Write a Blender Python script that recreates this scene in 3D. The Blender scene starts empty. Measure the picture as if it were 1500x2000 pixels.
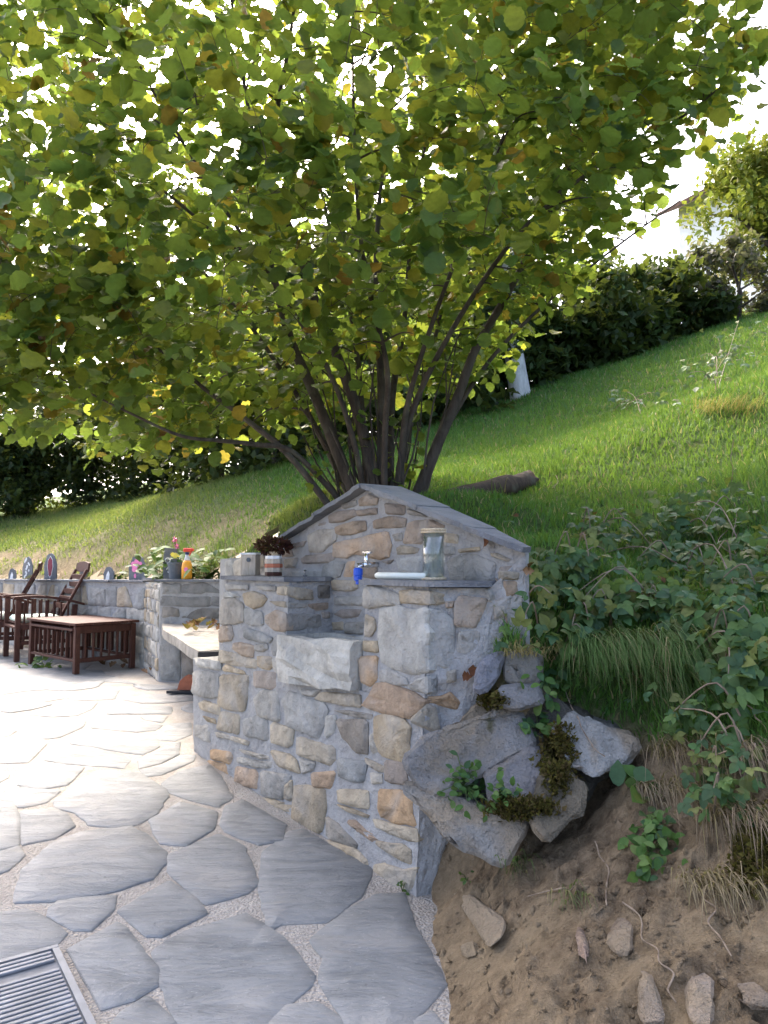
import bpy, bmesh, math, random
import numpy as np
from mathutils import Vector, Matrix, noise, geometry
random.seed(7); RNG = np.random.default_rng(7)
C = bpy.context.scene.collection
R = math.radians
# ------------------------------------------------------------------ camera
FPX, HOR, CAMH = 1440.0, 1105.0, 1.0
TH = math.atan((HOR-1000)/FPX)
cam = bpy.data.cameras.new('camera'); cam_o = bpy.data.objects.new('camera', cam); C.objects.link(cam_o)
cam_o.location = (0, 0, CAMH); cam_o.rotation_euler = (math.pi/2+TH, 0, 0)
cam.sensor_fit = 'VERTICAL'; cam.sensor_height = 36.0; cam.lens = FPX/2000*36; cam.clip_end = 400; cam.clip_start = 0.05
sc = bpy.context.scene; sc.camera = cam_o
# ------------------------------------------------------------------ sky, sun, exposure
SUN_AZ, SUN_EL = R(-20), R(47)          # from +Y towards -X ; elevation
w = bpy.data.worlds.new('World'); sc.world = w; w.use_nodes = True
nt = w.node_tree; bg = nt.nodes['Background']
sky = nt.nodes.new('ShaderNodeTexSky'); sky.sky_type = 'NISHITA'; sky.sun_disc = False
sky.sun_elevation = SUN_EL; sky.sun_rotation = SUN_AZ
sky.air_density = 0.55; sky.dust_density = 5.5; sky.ozone_density = 0.0
nt.links.new(sky.outputs[0], bg.inputs[0]); bg.inputs[1].default_value = 0.15
sl = bpy.data.lights.new('sun', 'SUN'); sl.energy = 0.65; sl.angle = R(16); sl.color = (1.0, 0.93, 0.80)
so = bpy.data.objects.new('sun', sl); C.objects.link(so)
sd = Vector((math.sin(SUN_AZ)*math.cos(SUN_EL), math.cos(SUN_AZ)*math.cos(SUN_EL), math.sin(SUN_EL)))
so.rotation_euler = sd.to_track_quat('Z', 'Y').to_euler(); so.location = sd*30
vs = sc.view_settings; vs.view_transform = 'Standard'; vs.look = 'None'; vs.gamma = 1.0; vs.exposure = 2.72
sc.cycles.use_denoising = True
sc.cycles.max_bounces = 8; sc.cycles.transparent_max_bounces = 8
# ------------------------------------------------------------------ pixel helpers
CT, ST = math.cos(TH), math.sin(TH)
def ray(u, v):
    a, b = (u-750)/FPX, (1000-v)/FPX
    return Vector((a, CT-b*ST, ST+b*CT))
def at(u, v, y):
    d = ray(u, v); return Vector((0, 0, CAMH))+d*(y/d.y)
def onz(u, v, z=0.0):
    d = ray(u, v); return Vector((0, 0, CAMH))+d*((z-CAMH)/d.z)
# ------------------------------------------------------------------ mesh helpers
def mesh_from(name, V, F, smooth=False, col=None):
    me = bpy.data.meshes.new(name); me.from_pydata([tuple(v) for v in V], [], F)
    if smooth: me.polygons.foreach_set('use_smooth', [True]*len(me.polygons))
    if col is not None: setcol(me, col)
    return me
def setcol(me, col):
    col = np.asarray(col, dtype=np.float32)
    if col.ndim == 1: col = np.tile(col, (len(me.vertices), 1))
    if col.shape[1] == 3: col = np.hstack([col, np.ones((len(col), 1), np.float32)])
    a = me.color_attributes.new('Col', 'FLOAT_COLOR', 'POINT'); a.data.foreach_set('color', col.ravel())
def bulk(name, V, T, col=None, smooth=False):
    V = np.asarray(V, np.float32); T = np.asarray(T, np.int32); k = T.shape[1]
    me = bpy.data.meshes.new(name); me.vertices.add(len(V)); me.vertices.foreach_set('co', V.ravel())
    me.loops.add(T.size); me.loops.foreach_set('vertex_index', T.ravel())
    me.polygons.add(len(T)); me.polygons.foreach_set('loop_start', np.arange(0, T.size, k, dtype=np.int32))
    me.polygons.foreach_set('loop_total', np.full(len(T), k, np.int32))
    if smooth: me.polygons.foreach_set('use_smooth', np.ones(len(T), bool))
    me.update(calc_edges=True); me.validate()
    if col is not None: setcol(me, col)
    return me
WL = {}
def link(name, me, mat, parent=None, loc=(0, 0, 0), color=None):
    o = bpy.data.objects.new(name, me); C.objects.link(o)
    if me is not None and mat is not None and not me.materials: me.materials.append(mat)
    loc = Vector(loc)
    if parent is not None:
        o.parent = parent; o.location = loc-WL[parent.name]
    else: o.location = loc
    WL[o.name] = loc.copy()
    if color is not None: o.color = (*color[:3], 1)
    return o
def mk(name, V, F, mat, parent=None, color=None, smooth=False, col=None):
    """world-space vertices; origin at the footprint centre of the piece"""
    A = np.array([tuple(v) for v in V], float); lo, hi = A.min(0), A.max(0)
    org = np.array([(lo[0]+hi[0])/2, (lo[1]+hi[1])/2, lo[2]])
    me = mesh_from(name, A-org, F, smooth, col)
    return link(name, me, mat, parent, org, color)
def mkbulk(name, V, T, mat, parent=None, col=None, smooth=False):
    V = np.asarray(V, float); lo, hi = V.min(0), V.max(0)
    org = np.array([(lo[0]+hi[0])/2, (lo[1]+hi[1])/2, lo[2]])
    return link(name, bulk(name, V-org, T, col, smooth), mat, parent, org)
def root(name, label, cat, loc, group=None):
    o = link(name, None, None, None, loc); o['label'] = label; o['category'] = cat; o.empty_display_size = .1
    if group: o['group'] = group
    return o
def tag(o, label, cat, group=None):
    o['label'] = label; o['category'] = cat
    if group: o['group'] = group
    return o
def structure(o): o['kind'] = 'structure'; return o
def stuff(o): o['kind'] = 'stuff'; return o
def box(c, ax, ay, az, bev=0.0):
    """oriented box: centre, half-axis vectors -> V,F (chamfered when bev>0)"""
    c, ax, ay, az = map(Vector, (c, ax, ay, az))
    if bev <= 0:
        V = [c+ax*i+ay*j+az*k for k in (-1, 1) for j in (-1, 1) for i in (-1, 1)]
        return V, [(0,2,3,1),(4,5,7,6),(0,1,5,4),(2,6,7,3),(0,4,6,2),(1,3,7,5)]
    bm = bmesh.new(); vs_ = [bm.verts.new(c+ax*i+ay*j+az*k) for k in (-1, 1) for j in (-1, 1) for i in (-1, 1)]
    for f in [(0,2,3,1),(4,5,7,6),(0,1,5,4),(2,6,7,3),(0,4,6,2),(1,3,7,5)]: bm.faces.new([vs_[i] for i in f])
    bmesh.ops.bevel(bm, geom=list(bm.edges), offset=bev, segments=1, affect='EDGES')
    bm.verts.index_update(); V = [v.co.copy() for v in bm.verts]; F = [tuple(v.index for v in f.verts) for f in bm.faces]; bm.free()
    return V, F
def join(*parts):
    V, F = [], []
    for v, f in parts:
        n = len(V); V += list(v); F += [tuple(i+n for i in q) for q in f]
    return V, F
def tube(P, Rr, n=7, cap=True, wob=0.0):
    P = [Vector(p) for p in P]; V, F = [], []
    up = Vector((0.31, 0.2, 0.93))
    for i, p in enumerate(P):
        d = (P[min(i+1, len(P)-1)]-P[max(i-1, 0)]).normalized()
        a = d.cross(up)
        if a.length < 1e-3: a = d.cross(Vector((1, 0, 0)))
        a.normalize(); b = d.cross(a)
        r = Rr[i] if hasattr(Rr, '__len__') else Rr
        for k in range(n):
            t = 2*math.pi*k/n; q = r*(1+wob*(random.random()-.5))
            V.append(p+a*(math.cos(t)*q)+b*(math.sin(t)*q))
    for i in range(len(P)-1):
        for k in range(n):
            F.append((i*n+k, i*n+(k+1) % n, (i+1)*n+(k+1) % n, (i+1)*n+k))
    if cap: F.append(tuple(range(n))[::-1]); F.append(tuple(range((len(P)-1)*n, len(P)*n)))
    return V, F
def lathe(c, prof, n=20, ax=Vector((0, 0, 1))):
    c = Vector(c); V, F = [], []
    for r, h in prof:
        for k in range(n):
            t = 2*math.pi*k/n; V.append(c+Vector((r*math.cos(t), r*math.sin(t), h)))
    for i in range(len(prof)-1):
        for k in range(n): F.append((i*n+k, i*n+(k+1) % n, (i+1)*n+(k+1) % n, (i+1)*n+k))
    F.append(tuple(range(n))[::-1]); F.append(tuple(range((len(prof)-1)*n, len(prof)*n)))
    return V, F
def smooth_path(P, n=6):
    P = [Vector(p) for p in P]; out = []
    for i in range(len(P)-1):
        p0, p1, p2, p3 = P[max(i-1, 0)], P[i], P[i+1], P[min(i+2, len(P)-1)]
        for k in range(n):
            t = k/n; t2, t3 = t*t, t*t*t
            out.append(.5*((2*p1)+(p2-p0)*t+(2*p0-5*p1+4*p2-p3)*t2+(3*p1-p0-3*p2+p3)*t3))
    out.append(P[-1]); return out
# ------------------------------------------------------------------ materials
class NT:
    def __init__(s, name):
        s.m = bpy.data.materials.new(name); s.m.use_nodes = True; s.t = s.m.node_tree
        s.b = s.t.nodes['Principled BSDF']; s.out = s.t.nodes['Material Output']
    def n(s, typ, **kw):
        nd = s.t.nodes.new(typ)
        for k, v in kw.items():
            if k.startswith('i_'):
                key = k[2:]; key = int(key) if key.isdigit() else key
                nd.inputs[key].default_value = v
            else: setattr(nd, k, v)
        return nd
    def l(s, a, b): s.t.links.new(a, b)
    def noise(s, scale, detail=4, rough=.6, vec=None, dist=0.0):
        nd = s.n('ShaderNodeTexNoise'); nd.inputs['Scale'].default_value = scale; nd.inputs['Detail'].default_value = detail
        nd.inputs['Roughness'].default_value = rough; nd.inputs['Distortion'].default_value = dist
        s.l(vec if vec is not None else s.pos(), nd.inputs['Vector']); return nd.outputs['Fac']
    def pos(s):
        if not hasattr(s, '_p'): s._p = s.n('ShaderNodeNewGeometry').outputs['Position']
        return s._p
    def mapr(s, f, a, b, c, d):
        nd = s.n('ShaderNodeMapRange'); s.l(f, nd.inputs[0])
        for i, v in enumerate((a, b, c, d)): nd.inputs[i+1].default_value = v
        return nd.outputs[0]
    def mix(s, f, a, b, mode='MIX'):
        nd = s.n('ShaderNodeMix', data_type='RGBA', blend_type=mode)
        for sock, v in ((nd.inputs[0], f), (nd.inputs[6], a), (nd.inputs[7], b)):
            if hasattr(v, 'is_output'): s.l(v, sock)
            elif isinstance(v, (int, float)): sock.default_value = v if sock == nd.inputs[0] else (v, v, v, 1)
            else: sock.default_value = (*v, 1)
        return nd.outputs[2]
    def scale(s, col, f):
        nd = s.n('ShaderNodeVectorMath', operation='SCALE'); s.l(col, nd.inputs[0])
        if hasattr(f, 'is_output'): s.l(f, nd.inputs['Scale'])
        else: nd.inputs['Scale'].default_value = f
        return nd.outputs[0]
    def bump(s, h, strength=.4, dist=.01, prev=None):
        nd = s.n('ShaderNodeBump'); nd.inputs['Strength'].default_value = strength; nd.inputs['Distance'].default_value = dist
        s.l(h, nd.inputs['Height'])
        if prev is not None: s.l(prev, nd.inputs['Normal'])
        return nd.outputs[0]
    def fin(s, col, rough=.8, normal=None, spec=.3, metal=0.0):
        if hasattr(col, 'is_output'): s.l(col, s.b.inputs['Base Color'])
        else: s.b.inputs['Base Color'].default_value = (*col, 1)
        if hasattr(rough, 'is_output'): s.l(rough, s.b.inputs['Roughness'])
        else: s.b.inputs['Roughness'].default_value = rough
        s.b.inputs['Specular IOR Level'].default_value = spec; s.b.inputs['Metallic'].default_value = metal
        if normal is not None: s.l(normal, s.b.inputs['Normal'])
        return s.m
def plain(name, col, rough=.6, spec=.4, var=.15, sc_=30, bump=.15, metal=0.0):
    t = NT(name); f = t.noise(sc_, 4)
    c = t.mix(t.mapr(f, .3, .7, 0, 1), tuple(x*(1-var) for x in col), tuple(min(1, x*(1+var)) for x in col))
    return t.fin(c, rough, t.bump(f, bump, .002), spec, metal)
def m_stone():
    t = NT('wall_stone'); oi = t.n('ShaderNodeObjectInfo')
    off = t.n('ShaderNodeVectorMath', operation='ADD'); t.l(t.pos(), off.inputs[0])
    sc3 = t.scale(oi.outputs['Color'], 7.0); t.l(sc3, off.inputs[1]); p = off.outputs[0]
    n1 = t.noise(9, 6, .65, p); n2 = t.noise(55, 5, .7, p); n3 = t.noise(4, 3, .5, p, 1.5)
    c = t.mix(t.mapr(n1, .35, .65, 0, 1), t.scale(oi.outputs['Color'], .72), t.scale(oi.outputs['Color'], 1.18))
    c = t.mix(t.mapr(n3, .50, .68, 0, .45), c, (.38, .365, .335))           # lime smear
    c = t.mix(t.mapr(n2, .58, .75, 0, .5), c, (.10, .085, .07))           # dark pits
    n5 = t.noise(22, 6, .7, p, .6); b = t.bump(n1, .7, .04); b = t.bump(n5, .75, .018, b); b = t.bump(n2, .7, .007, b)
    return t.fin(c, .85, b, .25)
def m_mortar():
    t = NT('mortar'); n1 = t.noise(7, 5); n2 = t.noise(90, 4, .7); n3 = t.noise(24, 5, .7)
    c = t.mix(t.mapr(n1, .3, .7, 0, 1), (.33, .325, .315), (.44, .435, .42))
    c = t.mix(t.mapr(n3, .5, .75, 0, .45), c, (.20, .19, .18))
    b = t.bump(n3, .9, .03); b = t.bump(n2, .8, .008, b)
    return t.fin(c, .95, b, .15)
def m_slate(name, a, b_, mud=False):
    t = NT(name); oi = t.n('ShaderNodeObjectInfo')
    mp = t.n('ShaderNodeMapping'); t.l(t.pos(), mp.inputs['Vector'])
    ang = t.n('ShaderNodeMath', operation='MULTIPLY'); t.l(oi.outputs['Random'], ang.inputs[0]); ang.inputs[1].default_value = 1.2
    cx = t.n('ShaderNodeCombineXYZ'); t.l(ang.outputs[0], cx.inputs['Z']); t.l(cx.outputs[0], mp.inputs['Rotation'])
    mp.inputs['Scale'].default_value = (1.5, 5, 4)
    lay = t.noise(2.2, 7, .66, mp.outputs[0], 1.6); fine = t.noise(14, 5, .7, mp.outputs[0]); blot = t.noise(2.3, 4); sp = t.noise(120, 2)
    f = t.n('ShaderNodeMath', operation='ADD'); t.l(t.mapr(lay, .3, .7, 0, .6), f.inputs[0]); t.l(t.mapr(blot, .35, .65, 0, .4), f.inputs[1])
    c = t.mix(f.outputs[0], a, b_)
    c = t.mix(t.mapr(oi.outputs['Random'], 0, 1, 0, .35), c, t.scale(c, 1.35))
    c = t.mix(t.mapr(blot, .52, .68, 0, .5), c, (.30, .275, .24)); blot2 = t.noise(6.5, 5, .7); c = t.mix(t.mapr(blot2, .55, .75, 0, .5), c, t.scale(c, .62)); c = t.mix(t.mapr(t.noise(1.1, 3), .45, .7, 0, .35), c, (.36, .36, .35))
    c = t.mix(t.mapr(sp, .66, .72, 0, .4), c, (.45, .44, .42))
    step = t.n('ShaderNodeMath', operation='SNAP'); t.l(lay, step.inputs[0]); step.inputs[1].default_value = .07
    b = t.bump(step.outputs[0], .8, .012); b = t.bump(lay, .5, .03, b); b = t.bump(fine, .5, .010, b)
    return t.fin(c, t.mapr(fine, .3, .7, .60, .80), b, .18)
def m_gravel():
    t = NT('joint_gravel')
    v = t.n('ShaderNodeTexVoronoi'); v.inputs['Scale'].default_value = 130; t.l(t.pos(), v.inputs['Vector'])
    n1 = t.noise(5, 4); n2 = t.noise(60, 3)
    c = t.mix(t.mapr(n1, .3, .7, 0, 1), (.31, .285, .25), (.43, .405, .365))
    c = t.mix(t.mapr(n2, .4, .7, 0, .5), c, (.23, .205, .18))
    b = t.bump(v.outputs['Distance'], .9, .007); b = t.bump(n2, .5, .008, b)
    return t.fin(c, .95, b, .08)
def m_ground():
    t = NT('hillside_ground'); at_ = t.n('ShaderNodeAttribute', attribute_name='Col')
    n1 = t.noise(3, 6, .65); n2 = t.noise(26, 6, .7); n3 = t.noise(110, 4, .7)
    soil = t.mix(t.mapr(n2, .35, .65, 0, 1), (.12, .085, .052), (.28, .21, .132))
    soil = t.mix(t.mapr(n1, .42, .65, 0, .6), soil, (.37, .285, .175))
    soil = t.mix(t.mapr(n3, .6, .72, 0, .4), soil, (.40, .33, .25))
    gr = t.mix(t.mapr(n2, .35, .65, 0, 1), (.045, .085, .022), (.10, .16, .045))
    gr = t.mix(t.mapr(n1, .5, .7, 0, .5), gr, (.17, .15, .07))
    sp = t.n('ShaderNodeSeparateColor'); t.l(at_.outputs['Color'], sp.inputs[0])
    c = t.mix(sp.outputs[0], gr, soil)
    b = t.bump(n2, .8, .045); b = t.bump(n3, .7, .012, b)
    return t.fin(c, .95, b, .1)
def m_leaf(name, trans=.45, rough=.45, spec=.35, vein=True):
    t = NT(name); a = t.n('ShaderNodeAttribute', attribute_name='Col')
    f = t.noise(60, 3); f2 = t.noise(17, 3)
    c = t.mix(t.mapr(f, .3, .7, 0, 1), t.scale(a.outputs['Color'], .78), t.scale(a.outputs['Color'], 1.2))
    c = t.mix(t.mapr(f2, .60, .72, 0, .35), c, (.20, .11, .03))
    t.fin(c, rough, t.bump(f, .3, .003), spec)
    tr = t.n('ShaderNodeBsdfTranslucent'); tc = t.mix(.45, c, (.24, .29, .03)); t.l(t.scale(tc, 1.35), tr.inputs['Color'])
    mx = t.n('ShaderNodeMixShader'); mx.inputs[0].default_value = trans
    t.l(t.b.outputs[0], mx.inputs[1]); t.l(tr.outputs[0], mx.inputs[2]); t.l(mx.outputs[0], t.out.inputs['Surface'])
    return t.m
def m_bark(name, a, b_, sc_=20):
    t = NT(name); mp = t.n('ShaderNodeMapping'); t.l(t.pos(), mp.inputs['Vector']); mp.inputs['Scale'].default_value = (1, 1, .25)
    f = t.noise(sc_, 6, .7, mp.outputs[0]); g = t.noise(6, 3)
    c = t.mix(t.mapr(f, .35, .65, 0, 1), a, b_); c = t.mix(t.mapr(g, .55, .7, 0, .4), c, (.16, .17, .12))
    return t.fin(c, .85, t.bump(f, .8, .008), .2)
def m_wood(name, a, b_, rough=.45):
    t = NT(name); oi = t.n('ShaderNodeObjectInfo')
    tc = t.n('ShaderNodeTexCoord'); mp = t.n('ShaderNodeMapping'); t.l(tc.outputs['Object'], mp.inputs['Vector']); mp.inputs['Scale'].default_value = (6, 6, 1.5)
    f = t.noise(9, 5, .65, mp.outputs[0], 1.0); g = t.noise(35, 3)
    c = t.mix(t.mapr(f, .3, .7, 0, 1), a, b_); c = t.mix(t.mapr(oi.outputs['Random'], 0, 1, 0, .3), c, t.scale(c, .7))
    return t.fin(c, rough+.2, t.bump(f, .25, .002), .2)
def m_rock():
    t = NT('boulder_rock'); oi = t.n('ShaderNodeObjectInfo')
    n1 = t.noise(5, 6, .65); n2 = t.noise(32, 6, .7); n3 = t.noise(2.6, 4, .6, None, 1.2); n4 = t.noise(130, 3)
    c = t.mix(t.mapr(n1, .32, .66, 0, 1), t.scale(oi.outputs['Color'], .62), t.scale(oi.outputs['Color'], 1.2))
    c = t.mix(t.mapr(n3, .46, .60, 0, .8), c, (.30, .24, .165))
    c = t.mix(t.mapr(n2, .6, .74, 0, .5), c, (.09, .085, .07))
    geo = t.n('ShaderNodeNewGeometry'); 
    c = t.mix(t.mapr(n4, .66, .74, 0, .35), c, (.42, .42, .40))
    moss = t.noise(7, 5, .7)
    c = t.mix(t.mapr(moss, .62, .70, 0, .75), c, (.075, .07, .022))
    b = t.bump(n1, .9, .08); b = t.bump(n2, .9, .03, b); b = t.bump(n4, .6, .006, b)
    return t.fin(c, .92, b, .15)
M = {}
M['stone'] = m_stone(); M['mortar'] = m_mortar()
M['flag'] = m_slate('flagstone_slate', (.14, .148, .15), (.285, .292, .288))
M['slate'] = m_slate('roof_slate', (.10, .108, .12), (.20, .21, .225))
M['gravel'] = m_gravel(); M['ground'] = m_ground(); M['rock'] = m_rock()
M['leaf'] = m_leaf('hazel_leaf', .58); M['bleaf'] = m_leaf('bramble_leaf', .3, .55, .25)
M['grass'] = m_leaf('grass_blade', .35, .55, .3); M['far'] = m_leaf('far_foliage', .25, .6, .2); M['dead'] = m_leaf('dead_leaf', .15, .8, .1)
M['bark'] = m_bark('hazel_bark', (.04, .032, .026), (.10, .08, .064)); M['birch'] = m_bark('pale_bark', (.35, .35, .33), (.62, .62, .60), 9)
M['log'] = m_bark('log_bark', (.03, .02, .014), (.08, .055, .036), 14)
M['twig'] = m_bark('dry_twig', (.14, .10, .07), (.32, .25, .18), 30)
M['teak'] = m_wood('red_brown_wood', (.048, .019, .013), (.105, .044, .030)); M['pale'] = m_wood('weathered_wood', (.40, .33, .25), (.62, .55, .45), .6)
M['white'] = plain('white_paint', (.78, .78, .76), .5); M['cream'] = plain('cream_plastic', (.75, .76, .66), .35, .5, .05)
M['orange'] = plain('orange_liquid_plastic', (.85, .36, .02), .3, .5, .06); M['red'] = plain('red_plastic', (.72, .05, .02), .35, .5, .06)
M['navy'] = plain('navy_plastic', (.02, .03, .12), .35); M['blue'] = plain('blue_plastic', (.015, .09, .55), .3, .5, .05)
M['chrome'] = plain('chrome', (.75, .76, .78), .18, .5, .03, 30, .02, 1.0)
M['terra'] = plain('terracotta', (.42, .15, .085), .8, .2); M['black'] = plain('black_tray', (.015, .016, .02), .5)
M['pot'] = plain('grey_pot', (.10, .12, .14), .6); M['pink'] = plain('pink_paint', (.80, .22, .42), .5); M['mar'] = plain('maroon_paint', (.22, .03, .05), .5)
M['yellow'] = plain('yellow_petal', (.80, .70, .12), .6); M['cushion'] = plain('cushion_cloth', (.62, .70, .58), .9, .1, .25, 14)
M['plum'] = plain('dried_flower', (.055, .018, .018), .95, .1, .4, 40, .6); M['rope'] = plain('rope', (.55, .45, .31), .9, .1, .3, 150, .8)
M['steel'] = plain('galvanised_steel', (.20, .21, .225), .6, .4, .25, 12, .1, .2); M['dark'] = plain('drain_dark', (.20, .205, .21), .8, .2)
M['plaster'] = plain('white_plaster', (.82, .80, .77), .9, .1, .08, 3); M['tile'] = plain('roof_tile', (.15, .085, .065), .85, .2, .35, 8)
M['pane'] = plain('window_glass', (.05, .06, .08), .08, .8, .05)
g = NT('clear_glass'); gt = g.n('ShaderNodeBsdfTransparent'); gt.inputs[0].default_value = (.90, .94, .93, 1); gg = g.n('ShaderNodeBsdfGlossy'); gg.inputs['Roughness'].default_value = .06
gm = g.n('ShaderNodeMixShader'); gl_ = g.n('ShaderNodeLayerWeight'); gl_.inputs[0].default_value = .35; g.l(g.mapr(gl_.outputs['Facing'], 0, 1, .06, .75), gm.inputs[0]); g.l(gt.outputs[0], gm.inputs[1]); g.l(gg.outputs[0], gm.inputs[2]); g.l(gm.outputs[0], g.out.inputs['Surface']); M['glass'] = g.m
def m_moss():
    t = NT('moss'); n1 = t.noise(40, 5, .7); n2 = t.noise(180, 3)
    c = t.mix(t.mapr(n1, .35, .65, 0, 1), (.045, .04, .012), (.13, .12, .03)); b = t.bump(n1, .9, .02); b = t.bump(n2, .9, .006, b)
    return t.fin(c, .95, b, .1)
M['moss'] = m_moss()
# ------------------------------------------------------------------ stones
SCOL = {'g': (.325, .31, .275), 't': (.395, .33, .235), 'o': (.43, .305, .195), 'b': (.32, .262, .205), 'w': (.415, .39, .335), 'd': (.235, .22, .195)}
def scol(k):
    f = random.uniform(.85, 1.15); w_ = random.uniform(-.02, .02); c = SCOL[k]
    return (c[0]*f+w_, c[1]*f, c[2]*f-w_)
def area2(p): return sum(p[i][0]*p[(i+1) % len(p)][1]-p[(i+1) % len(p)][0]*p[i][1] for i in range(len(p)))/2
def roundpoly(P, k=.22, jit=.02, maxseg=None):
    n = len(P); out = []
    for i in range(n):
        a, b = np.array(P[i]), np.array(P[(i+1) % n]); L = np.linalg.norm(b-a)
        m = 1 if not maxseg else max(1, int(L/maxseg))
        out.append(a+(b-a)*k)
        for j in range(1, m):
            out.append(a+(b-a)*(k+(1-2*k)*j/m))
        out.append(b-(b-a)*k)
    s = math.sqrt(abs(area2(out)))
    return [p+RNG.normal(0, jit*s, 2) for p in out]
def stone(name, pts, nrm, proud, depth, parent, color, mat, inset=.009, jit=.018, k=.10, maxseg=None, dome=.35, flat=.0015, ring=.5, ex_s=1.06):
    n = Vector(nrm).normalized(); e1 = Vector((0, 0, 1)).cross(n)
    if e1.length < .1: e1 = Vector((1, 0, 0))
    e1.normalize(); e2 = n.cross(e1)
    c = sum((Vector(p) for p in pts), Vector())/len(pts)
    P = [((Vector(p)-c).dot(e1), (Vector(p)-c).dot(e2)) for p in pts]
    if area2(P) < 0: P = P[::-1]
    P = [(p[0]*ex_s, p[1]*ex_s) for p in P]; P = roundpoly(P, k, jit, maxseg); N = len(P)
    rm = math.sqrt(abs(area2(P))/math.pi); s1 = max(.55, 1-inset/rm)
    V, F = [], []
    def put(q, h): V.append(e1*q[0]+e2*q[1]+n*h)
    for q in P: put(q, -depth)
    for q in P: put(q, proud*.35)
    for q in P: put(q*s1, proud*.9+random.gauss(0, flat))
    for q in P: put(q*ring, proud*(1+dome*.5)+random.gauss(0, flat*1.5))
    put(np.zeros(2), proud*(1+dome*.6)+random.gauss(0, flat*1.5))
    for r in range(3):
        for i in range(N):
            j = (i+1) % N; F.append((r*N+i, r*N+j, (r+1)*N+j, (r+1)*N+i))
    for i in range(N): F.append((3*N+i, 3*N+(i+1) % N, 4*N))
    me = mesh_from(name, V, F)
    sm = [False]*(2*N)+[True]*(len(F)-2*N); me.polygons.foreach_set('use_smooth', sm)
    return link(name, me, mat, parent, c, color)
# ------------------------------------------------------------------ fountain frame of reference
bl = onz(432, 1503); br = onz(812, 1752)
ZT = .95
tl = Vector((bl.x, bl.y, ZT))
wd = Vector((math.cos(R(54)), -math.sin(R(54)), 0))                # course direction of the wall top
nb = Vector((math.sin(R(54)), math.cos(R(54)), 0))                 # into the wall
def solve2(A, B, d):                                               # A + a*B = s*d  (xy)
    det = B.x*(-d.y)+d.x*B.y
    rx, ry = -A.x, -A.y
    return (rx*(-d.y)+d.x*ry)/det, (B.x*ry-rx*B.y)/det
a_, s_ = solve2(tl, wd, ray(838, 1135)); tr = tl+wd*a_
class Bil:
    def __init__(s, b0, b1, t0, t1, zt): s.b0, s.b1, s.t0, s.t1, s.zt = [Vector(p) for p in (b0, b1, t0, t1)]+[zt]
    def P(s, a, z):
        h = z/s.zt; p = (s.b0.lerp(s.b1, a))*(1-h)+(s.t0.lerp(s.t1, a))*h; return Vector((p.x, p.y, z))
    def lerp2(s, a): return None
    def par(s, u, v):
        d = ray(u, v); h = .5
        for _ in range(30):
            A = s.b0*(1-h)+s.t0*h; B = (s.b1-s.b0)*(1-h)+(s.t1-s.t0)*h
            a, k = solve2(A, B, d); z = CAMH+k*d.z; h = z/s.zt
        return a, z
    def hit(s, u, v): a, z = s.par(u, v); return s.P(a, z)
    def nrm(s, a=.5, z=.5):
        n = (s.P(a+.01, z)-s.P(a, z)).cross(s.P(a, z+.01)-s.P(a, z)).normalized()
        return n if n.y < 0 or n.x < 0 else -n
def vplane(p, d):                                                  # vertical plane as a Bil, a in metres
    p = Vector((p.x, p.y, 0)); d = Vector(d); return Bil(p, p+d, p+Vector((0, 0, 1)), p+d+Vector((0, 0, 1)), 1.0)
Vector.lerp  # (mathutils lerp extrapolates)
SF = Bil(bl, br, tl, tr, ZT)
aL = SF.par(561, 1200)[0]; aR = SF.par(713, 1200)[0]; aS = SF.par(378, 1450)[0]
DEP = .22
SG = vplane(tl+nb*DEP, wd)
cL = SF.P(aL, .8); SL = vplane(cL, nb)
gr_end = SG.hit(1025, 1090); gr_t = SG.par(1025, 1090)[0]
SR = Bil(br, br+Vector((.34, .10, 0)), Vector((tr.x, tr.y, ZT)), Vector((gr_end.x, gr_end.y, ZT)), ZT)
nF = SF.nrm(.5, .5); nG = -nb; nR = SR.nrm(.5, .6); nL = wd.copy()
fountain = root('stone_fountain', 'rubble stone wall fountain with slate gable top, stone basin and blue tap', 'fountain', (bl.x+.5, bl.y-.5, 0))
# mortar core
def patch(S, a0, a1, z0, z1, th, back, na=24, nz=20, amp=.006, ztop=None):
    V, F = [], []
    n = S.nrm((a0+a1)/2, (z0+z1)/2)
    for layer in range(2):
        for j in range(nz+1):
            for i in range(na+1):
                a = a0+(a1-a0)*i/na; zz = z1 if ztop is None else ztop(a)
                z = z0+(zz-z0)*j/nz; p = S.P(a, z)
                if layer == 0: p = p+n*(noise.noise(p*14)*amp+noise.noise(p*40)*amp*.4)
                else: p = p+Vector(back)*(th if not callable(th) else th((a-a0)/(a1-a0)))
                V.append(p)
    W = na+1; L = W*(nz+1)
    for j in range(nz):
        for i in range(na):
            q = (j*W+i, j*W+i+1, (j+1)*W+i+1, (j+1)*W+i); F.append(q); F.append(tuple(L+k for k in q[::-1]))
    rim = [j for j in range(W)]+[j*W+na for j in range(1, nz+1)]+[nz*W+i for i in range(na-1, -1, -1)]+[j*W for j in range(nz-1, 0, -1)]
    for i in range(len(rim)): a, b = rim[i], rim[(i+1) % len(rim)]; F.append((b, a, L+a, L+b))
    return V, F
RL = [SG.par(*p) for p in ((430, 1092), (470, 1089), (520, 1079), (551, 1062), (718, 957), (1026, 1077))]
def roofz(t):
    for (a0, z0), (a1, z1) in zip(RL, RL[1:]):
        if t <= a1: return z0+(z1-z0)*(t-a0)/(a1-a0)
    return RL[-1][1]
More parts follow.
